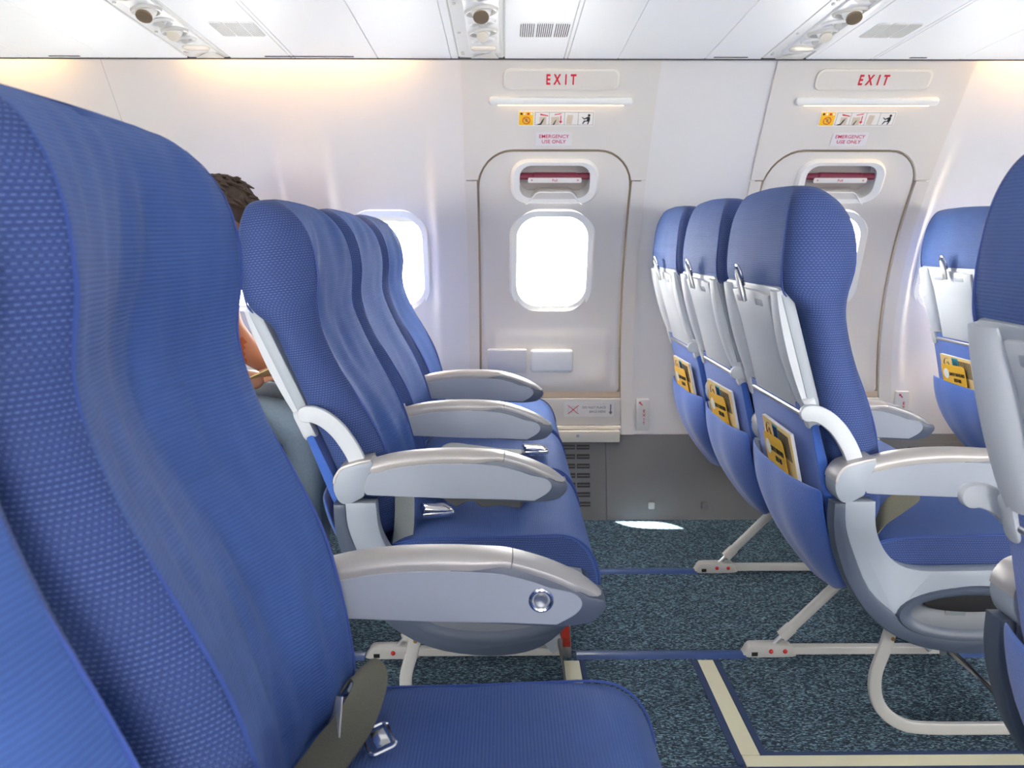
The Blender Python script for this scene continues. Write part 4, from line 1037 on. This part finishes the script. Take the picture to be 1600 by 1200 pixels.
SP = 0.483
def seat_row(X0, Y0, sg, recline, label, back_dx=0.0, back_dz=0.0, button=False, tracks=(0.41, 0.94)):
    row = empty('airline_seat_row', (X0, Y0, 0)); tag(row, label, 'airline seat', 'triple seat units')
    for i in range(3):
        yc = sg * (0.2415 + SP * i)
        b = obj('backrest', BACKS[i], row, (X_PIV + back_dx, yc, Z_PIV + back_dz), (0, -math.radians(recline), 0))
        for me in ME_PIP: obj('piping', me, b)
        for nm, me in TRAY.items():
            for q in (me if isinstance(me, list) else [me]): obj(nm, q, b)
        obj('lower_back', ME_LOW, b); obj('seat_pocket', POCK[i], b)
        c = obj('cushion', ME_CUSH, row, (0, yc, 0))
        for me in ME_CPIP: obj('piping', me, c)
    for i in range(3 if sg > 0 else 4):
        y = sg * SP * i
        a = obj('armrest', ARM['armrest'], row, (0, y, 0))
        for nm in ('armrest_cap', 'tip_cap', 'armrest_end'): obj(nm, ARM[nm], a)
        if button and i == 0:
            rb = obj('recline_button', ME_BTN, a, (.036, -.0245, .574)); obj('button_ring', ME_BTN_R, a, (.036, -.0255, .574))
        pv = obj('armrest_pivot', ARM['armrest_pivot'], row, (0, y, 0)); obj('pivot_cap', ARM['pivot_cap'], pv)
        obj('tray_arm', ME_TARM, row, (0, y, 0))
        if i:
            obj('armrest_post', from_bm(prism_bm([(-.312, .535), (-.245, .54), (-.215, .44), (-.17, .34), (-.24, .34), (-.29, .44)], -.016, .016, .003), 'armrest_post', M_SHR), row, (0, y, 0))
    sh = SHR[sg]; s = obj('side_shroud', sh['side_shroud'], row)
    for nm in ('shroud_trim', 'oval_pouch', 'pouch_mouth'): obj(nm, sh[nm], s)
    bb = obj('baggage_bar', sh['baggage_bar'], row); obj('bolt', sh['bolt'], bb)
    for ty in tracks:
        y = sg * ty
        f = obj('rear_foot', LEG['rear_foot'], row, (0, y, 0)); [obj('stud', q, f) for q in LEG['stud']]; obj('foot_slot', LEG['foot_slot'], f)
        obj('floor_bar', LEG['floor_bar'], row, (0, y, 0))
        st = obj('strut', LEG['strut'], row, (0, y, 0)); obj('strut_collar', LEG['strut_collar'], st); obj('strut_rod', LEG['strut_rod'], st)
        fl = obj('front_leg', LEG['front_leg'], row, (0, y, 0)); obj('leg_plate', LEG['leg_plate'], fl); obj('gusset', LEG['gusset'], fl)
    for x, z in ((-.06, .305), (.12, .305)):
        obj('cross_tube', from_bm(tube_bm([(x, -.01 * sg, z), (x, sg * 1.46, z)], .02, 14), 'cross_tube', M_METAL), row)
    obj('seat_pan', from_bm(box_bm(-.20, .155, min(.02 * sg, 1.43 * sg), max(.02 * sg, 1.43 * sg), .318, .330, .003), 'seat_pan', M_TRAYD, smooth=False), row)
    return row
YA, YN = 1.517, 1.009
PA = seat_row(0.0, YA, 1, 7.0, 'triple of blue seats by the exit with a buckled belt lying on its aisle cushion')
PB = seat_row(0.935, YA, 1, 0.0, 'triple of blue seats showing three grey tray tables and yellow cards in its pockets')
PC = seat_row(1.87, YA, 1, 0.0, 'triple of blue seats by the window in front of the second exit')
P0 = seat_row(-0.72, YA, 1, 2.0, 'triple of blue seats that the dark-haired person sits in')
NA = seat_row(0.010, YN, -1, 3.2, 'large blue seat unit across the aisle with a round silver recline button', button=True, back_dz=0.024, back_dx=0.002)
NB = seat_row(0.960, YN, -1, 0.0, 'blue seat unit across the aisle seen from behind at its grey tray back')

# track covers between rows -------------------------------------------------
for y in (1.925, 2.455):
    for a, b in ((-0.545, -0.345), (0.178, 0.598), (1.11, 1.53), (2.05, 3.3)):
        bm = bmesh.new(); prism_bm([(y - .020, .0), (y - .016, .005), (y - .008, .0075), (y + .008, .0075), (y + .016, .005), (y + .020, .0)], a, b, 0, axis='x', bm=bm)
        obj('track_cover', from_bm(bm, 'track_cover', M_TRACK), floor)

# belts ---------------------------------------------------------------------
def belt(parent, segs_, name='seat_belt', m=M_BELT, width=.047):
    bm = bmesh.new()
    for pts in segs_: ribbon_bm(strap(pts), width, .002, bm=bm)
    o = obj(name, from_bm(bm, name, m, angle=60), parent); return o
# aisle seat of PA (row-local coords): buckle half from the far side, tongue strap at the near side
zc = .468
bl = belt(PA, [[(-.205, .03, .40, 1, .3, 0), (-.198, .045, .455, 1, .35, .1), (-.196, .055, .50, 1, .4, .2), (-.198, .075, .56, 1, .5, .1)]], m=M_BELTL, width=.040)
b2 = belt(PA, [[(.035, .165, .488, .1, .2, 1), (-.01, .160, .496, .0, .3, .8), (-.05, .148, .494, -.2, .6, .6), (-.080, .138, .504, -.5, .7, .35), (-.112, .128, .488, -.55, .75, .1)],
               [(.035, .165, .488, .1, .2, 1), (.046, .190, .488, .3, -.1, 1), (.035, .24, .472, .3, .2, 1), (-.05, .27, .468, .2, .9, .1), (-.12, .31, .466, .2, .9, 0), (-.19, .36, .46, .2, .9, 0)]])
bk = obj('buckle', ME_BUCK, b2, (-.138, .118, .4665), (0, 0, math.radians(14)))
b3 = belt(PA, [[(-.12, .23, .472, .5, .8, 0), (-.16, .28, .475, .5, .8, 0), (-.20, .34, .47, .5, .8, 0)]], m=M_BELTL)
b4 = belt(PA, [[(-.20, .60, .44, .3, .9, .2), (-.16, .62, .482, .3, .9, .1), (-.09, .63, .478, .25, .95, 0), (-.02, .61, .474, .3, .9, 0), (.05, .60, .472, .3, .9, 0)]], m=M_BELTL)
bt = obj('buckle', ME_BUCK, b4, (.08, .595, .472), (0, 0, math.radians(10)))
# PB aisle belt
b5 = belt(PB, [[(-.215, .07, .40, .2, 1, .2), (-.19, .075, .450, .3, .9, .3), (-.165, .085, .480, .3, .6, .7), (-.13, .095, .500, .3, .5, .8), (-.095, .105, .520, .3, .4, .9), (-.085, .108, .527, .3, .4, .9)]], m=mat('belt_olive', (110, 108, 92), 0.75, grain=0.12, bump=0.4, scale=500), width=.062)
obj('belt_tongue', from_bm(prism_bm(rrect(0, 0, .045, .03, .006, 4), 0, .003, .0008, axis='z'), 'belt_tongue', M_CHROME), b5, (-.095, .135, .535), (math.radians(20), 0, math.radians(35)))
# NA aisle belt (local y negative = towards the camera)
M_OLV = MATS['belt_olive']
b6 = belt(NA, [[(-.245, -.095, .450, .3, .9, .1), (-.225, -.092, .468, .3, .9, .1), (-.195, -.088, .500, .3, .9, .1), (-.178, -.090, .517, .4, .8, .0), (-.168, -.105, .510, .6, .7, -.1), (-.178, -.140, .488, .85, .4, -.1), (-.196, -.185, .474, .9, -.2, 0), (-.212, -.240, .470, .9, -.2, 0), (-.225, -.31, .470, .9, -.2, 0)]], m=M_OLV, width=.054)
tg = bmesh.new(); tube_bm([(x, y, 0) for x, y in rrect(0, 0, .030, .040, .006, 4)] + [(.015, .014, 0)], .0022, 6, bm=tg); box_bm(-.006, .010, -.013, .013, -.001, .001, .0005, bm=tg)
obj('belt_tongue', from_bm(tg, 'belt_tongue', M_CHROME), b6, (-.150, -.165, .474), (math.radians(8), math.radians(-12), math.radians(25)))
obj('belt_label', from_bm(box_bm(-.004, .044, -.0008, .0008, -.02, .022, .0), 'belt_label', M_PLAC, smooth=False), b6, (-.212, -.125, .478), (math.radians(-15), math.radians(-25), math.radians(-60)))

# cards and magazines --------------------------------------------------------
def magazine(X, Y, z, label, clabel, tilt=-13.0, yaw=0.0, detail=True):
    w, h = .205, .200
    m = empty('magazine', (X, Y, z)); m.rotation_euler = (0, math.radians(tilt), yaw); tag(m, label, 'magazine', 'magazines in the seat pockets')
    # local: x = thickness (cover faces -x), y lateral, z up
    obj('pages', from_bm(box_bm(0, .007, -w / 2, w / 2, -h / 2, h / 2, .0008), 'pages', M_PAPER, smooth=False), m)
    obj('cover', from_bm(box_bm(-.001, .0, -w / 2, w / 2, -h / 2, h / 2), 'cover', M_SAND, smooth=False), m)
    def patch(nm, y0, y1, z0, z1, mm, x=-.0012):
        obj(nm, from_bm(box_bm(x, x + .0002, y0, y1, z0, z1), nm, mm, smooth=False), m)
    # batik-like cover patches (y+ is screen left)
    patch('cover_patch', -.010, .030, .048, .096, M_TEAL); 
    if detail:
        bm = bmesh.new()
        for k in range(9):
            y = -.088 + k * .0085
            prism_bm([(y, .036), (y + .004, .036), (y + .010, .090), (y + .006, .090)], -.0006, 0, 0, axis='x', bm=bm)
        obj('cover_stripes', from_bm(bm, 'cover_stripes', M_BLKT, smooth=False), m, (-.0010, 0, 0))
        bm = bmesh.new()
        for k in range(6):
            a = k * 60; 
            tube_bm([(-.0012, .062 + (.006 + .003 * k) * math.cos(math.radians(t + a)), .070 + (.005 + .003 * k) * math.sin(math.radians(t + a))) for t in range(0, 200, 25)], .0008, 4, bm=bm)
        obj('cover_swirls', from_bm(bm, 'cover_swirls', mat('brown_print', (130, 90, 50), 0.5)), m)
        bm = bmesh.new()
        for k in range(7): tube_bm([(-.0014, .028 - k * .005, .053), (-.0014, .020 - k * .004, .073), (-.0014, .026 - k * .005, .092)], .0008, 4, bm=bm)
        obj('cover_lines', from_bm(bm, 'cover_lines', mat('navy_print', (40, 60, 100), 0.5)), m)
    for z0, mm in ((-.02, M_TEAL), (.02, mat('brown_print', (130, 90, 50), 0.5)), (-.06, M_YEL)): patch('cover_patch', .080, .0915, z0, z0 + .035, mm); 
    c = empty('safety_card', (X - .0035, Y + .016, z - .012)); c.rotation_euler = (math.radians(-3), math.radians(tilt), yaw); tag(c, clabel, 'card', 'safety cards in the seat pockets')
    obj('card_sheet', from_bm(prism_bm(rrect(0, 0, .150, .165, .014, 4), -.0006, .0006, 0, axis='x'), 'card_sheet', M_CARDY), c)
    obj('card_panel', from_bm(prism_bm(rrect(-.005, -.045, .122, .07, .012, 4), -.0012, -.0006, 0, axis='x'), 'card_panel', M_PAPER), c)
    obj('card_badge', from_bm(prism_bm([(.046 + .017 * math.cos(a), .050 + .017 * math.sin(a)) for a in [2 * math.pi * k / 20 for k in range(20)]], -.0012, -.0006, 0, axis='x'), 'card_badge', M_PAPER), c)
    R = (math.pi / 2, 0, -math.pi / 2)
    for tx, yy, zz in (('SAFETY ON BOARD', -.022, .050), ('B737-800', -.022, .030)):
        o = obj('lettering', text_me(tx, .0150 if tx[0] == 'S' else .016, M_BLKT), c, (-.0014, yy, zz), R); o.scale = (.72, 1.1, 1)
    obj('text_line', from_bm(box_bm(-.0012, -.0008, -.060, .05, .0075, .0088), 'text_line', M_GREYT, smooth=False), c)
    for k in range(3): obj('text_line', from_bm(box_bm(-.0016, -.0012, -.055, .045, -.020 - k * .009, -.0188 - k * .009), 'text_line', M_GREYT, smooth=False), c)
for k, seat in enumerate(('aisle', 'middle', 'window')):
    yc = YA + 0.2415 + SP * k
    lab = {'aisle': 'magazine in the pocket of the seat with the bent grey tray arm', 'middle': 'magazine in the pocket of the middle tray-table seat', 'window': 'magazine in the pocket of the tray-table seat against the wall'}[seat]
    cl = {'aisle': 'yellow safety card in the pocket nearest the bent grey tray arm', 'middle': 'yellow safety card in the pocket of the middle tray-table seat', 'window': 'yellow safety card in the pocket against the cabin wall'}[seat]
    magazine(0.600, yc - .034, .537, lab, cl, yaw=math.radians((-2, 3, 2)[k]))
magazine(1.535, YA + 0.2415 + 2 * SP + .02, .535, 'magazine in the seat pocket in front of the second exit window', 'yellow safety card in the seat pocket in front of the second exit window')

# person ----------------------------------------------------------------------
def skin_body(name, verts, edges, radii, m, root, levels=2, parent=None):
    me = bpy.data.meshes.new(name); me.from_pydata(verts, edges, []); o = bpy.data.objects.new(name, me); link(o)
    md = o.modifiers.new('skin', 'SKIN'); md.use_smooth_shade = True
    for i, r in enumerate(radii):
        sv = me.skin_vertices[0].data[i]; sv.radius = r if isinstance(r, tuple) else (r, r); sv.use_root = (i == root)
    sb = o.modifiers.new('s', 'SUBSURF'); sb.levels = levels; sb.render_levels = levels
    dg = bpy.context.evaluated_depsgraph_get(); r = bpy.data.meshes.new_from_object(o.evaluated_get(dg)); bpy.data.objects.remove(o)
    r.materials.clear(); r.materials.append(m); r.polygons.foreach_set('use_smooth', [True] * len(r.polygons)); r.name = name
    return obj(name, r, parent)
def person():
    p = empty('person', (-0.93, 2.24, 0.46)); tag(p, 'dark-haired person in pale jeans sitting bent forward over a yellow booklet', 'person')
    X, Y, Z = -0.93, 2.24, 0.46
    def L(x, y, z): return (x - X, y - Y, z - Z)
    # body: pelvis, spine, neck, arms, legs with hands and feet
    V = [L(-.90, 2.24, .56), L(-.90, 2.24, .70), L(-.86, 2.24, .86), L(-.835, 2.24, .94), L(-.805, 2.24, 1.00), L(-.785, 2.24, 1.035),
         L(-.83, 2.07, .955), L(-.80, 2.02, .79), L(-.745, 2.06, .70), L(-.66, 2.14, .660), L(-.635, 2.17, .655),
         L(-.83, 2.41, .955), L(-.82, 2.46, .77), L(-.74, 2.42, .69), L(-.66, 2.34, .660), L(-.635, 2.31, .655),
         L(-.84, 2.15, .545), L(-.64, 2.14, .555), L(-.53, 2.14, .545), L(-.535, 2.14, .30), L(-.56, 2.14, .10), L(-.47, 2.14, .045),
         L(-.84, 2.33, .545), L(-.64, 2.34, .555), L(-.53, 2.34, .545), L(-.535, 2.34, .30), L(-.56, 2.34, .10), L(-.47, 2.34, .045)]
    E = [(0, 1), (1, 2), (2, 3), (3, 4), (4, 5), (3, 6), (6, 7), (7, 8), (8, 9), (9, 10), (3, 11), (11, 12), (12, 13), (13, 14), (14, 15),
         (0, 16), (16, 17), (17, 18), (18, 19), (19, 20), (20, 21), (0, 22), (22, 23), (23, 24), (24, 25), (25, 26), (26, 27)]
    R = [(.12, .16), (.11, .15), (.11, .16), (.09, .12), .052, .05, .058, .045, .038, .026, .024, .058, .045, .038, .026, .024,
         .085, .078, .062, .052, .036, .030, .085, .078, .062, .052, .036, .030]
    body = skin_body('body', V, E, R, M_SKIN, 0, 2, p)
    body.data.materials.append(M_SHIRT); body.data.materials.append(M_JEANS)
    for f in body.data.polygons:
        c = f.center; z = c.z + Z; x = c.x + X
        arm = abs(c.y) > .165 and z > .64
        if z < .635: f.material_index = 2
        elif z < 1.0 and not (arm and z < .84) and not (x > -.745 and z < .80): f.material_index = 1
        if z < .075: f.material_index = 0
    # fingers
    for s, y0 in ((1, 2.175), (-1, 2.305)):
        for k in range(4):
            bm = bmesh.new(); b0 = Vector(L(-.628, y0 + s * (-.018 + k * .012), .660)); ln = (.062, .070, .068, .054)[k]
            tube_bm([b0, b0 + Vector((ln * .45, 0, .006)), b0 + Vector((ln * .8, 0, -.004)), b0 + Vector((ln, 0, -.016))], [.0085, .0082, .0075, .006], 8, bm=bm); obj('finger', from_bm(bm, 'finger', M_SKIN), p)
        bm = bmesh.new(); b0 = Vector(L(-.650, y0 + s * .02, .668)); tube_bm([b0, b0 + Vector((.025, s * .012, .010)), b0 + Vector((.048, s * .008, .008))], [.0105, .0095, .0075], 8, bm=bm); obj('thumb', from_bm(bm, 'thumb', M_SKIN), p)
    # head bent forward
    hd = empty('head', L(-.775, 2.24, 1.068), p); hd.rotation_euler = (0, math.radians(34), math.radians(28))
    bm = bmesh.new(); bmesh.ops.create_uvsphere(bm, u_segments=32, v_segments=24, radius=1.0)
    for v in bm.verts:
        x, y, z = v.co
        k = 1.0; sx, sy, sz = .094, .074, .112
        if z < 0: sx *= 1 - .18 * (-z); sy *= 1 - .30 * (-z)
        nx = x * sx + (.012 if z < 0 and x > 0 else 0) * (-z)
        if x > .6: nx -= .010 * max(0, 1 - abs(z - .12) * 5) * (1 - max(0, 1 - abs(y) * 3.2))     # eye line
        if x > .8 and abs(y) < .22: nx += .020 * max(0, 1 - abs(z + .10) * 4.5) * (1 - abs(y) * 4)     # nose
        if x > .6 and abs(y) < .4: nx += .006 * max(0, 1 - abs(z + .45) * 7)                           # lips
        v.co = (nx, y * sy, z * sz)
    obj('face', from_bm(bm, 'face', M_SKIN), hd)
    for s in (-1, 1):
        bm = bmesh.new(); bmesh.ops.create_uvsphere(bm, u_segments=12, v_segments=8, radius=1, matrix=Matrix.Translation((-.006, s * .074, -.004)) @ Matrix.Diagonal((.018, .009, .032, 1)))
        obj('ear', from_bm(bm, 'ear', M_SKIN), hd)
        bm = bmesh.new(); bmesh.ops.create_uvsphere(bm, u_segments=12, v_segments=8, radius=.010, matrix=Matrix.Translation((.074, s * .030, .014)))
        obj('eye', from_bm(bm, 'eye', M_PAPER), hd)
        bm = bmesh.new(); bmesh.ops.create_uvsphere(bm, u_segments=10, v_segments=6, radius=.006, matrix=Matrix.Translation((.080, s * .031, .011)))
        obj('iris', from_bm(bm, 'iris', M_HAIR), hd)
        obj('eyebrow', from_bm(tube_bm([(.086, s * .016, .036), (.085, s * .032, .040), (.074, s * .048, .035)], .004, 6), 'eyebrow', M_HAIR), hd)
    bm = bmesh.new(); tube_bm([(.093, -.022, -.050), (.099, 0, -.050), (.093, .022, -.050)], .0035, 6, bm=bm); obj('mouth', from_bm(bm, 'mouth', mat('lip', (170, 96, 88), .5)), hd)
    bm = bmesh.new(); bmesh.ops.create_uvsphere(bm, u_segments=48, v_segments=32, radius=1.0)
    for v in bm.verts:
        x, y, z = v.co; q = noise.noise(Vector((x * 3, y * 3, z * 5))) * .012 + noise.noise(Vector((x * 9, y * 9, z * 4))) * .006
        v.co = (x * (.106 + q), y * (.088 + q), z * (.122 + q) + .006)
    dele = [v for v in bm.verts if (v.co.x > .030 and v.co.z < .055 + .03 * math.cos(v.co.y * 40)) or (v.co.x > -.02 and v.co.z < -.02) or v.co.z < -.075]
    bmesh.ops.delete(bm, geom=dele, context='VERTS'); solid(bm, .003, (-.4, 0, -.6))
    obj('hair', from_bm(bm, 'hair', M_HAIR), hd)
    bm = bmesh.new()
    rnd = random.Random(5)
    for k in range(110):
        th, ph = rnd.uniform(-2.9, 2.9), rnd.uniform(.10, 1.25)
        d = Vector((math.sin(ph) * math.cos(th) * .107, math.sin(ph) * math.sin(th) * .089, math.cos(ph) * .124 + .006))
        if d.x > .03 and d.z < .06: continue
        fl = Vector((.022 + rnd.uniform(-.01, .014), rnd.uniform(-.014, .014), rnd.uniform(-.010, .006)))
        tube_bm([d * .98, d * 1.035 + fl * .5, d * 1.04 + fl], [.006, .005, .0015], 5, bm=bm)
    o = obj('hair_locks', from_bm(bm, 'hair_locks', M_HAIR), hd); o['kind'] = 'stuff'
person()
bo = empty('booklet', (-.575, 2.24, .672)); bo.rotation_euler = (0, math.radians(-24), 0); tag(bo, 'open yellow booklet held over the lap of the seated person', 'booklet')
for s in (-1, 1):
    bm = box_bm(-.09, .09, min(0, s * .15), max(0, s * .15), 0, .003, .0005); o = obj('page', from_bm(bm, 'page', M_SAND, smooth=False), bo, (0, 0, 0), (math.radians(12 * s), 0, 0))
    for k in range(6):
        obj('stripe', from_bm(box_bm(-.085, .085, s * (.018 + k * .022) - .003, s * (.018 + k * .022) + .003, .0032, .0036), 'stripe', (M_YEL, M_TEAL, M_GREYT)[k % 3], smooth=False), o)
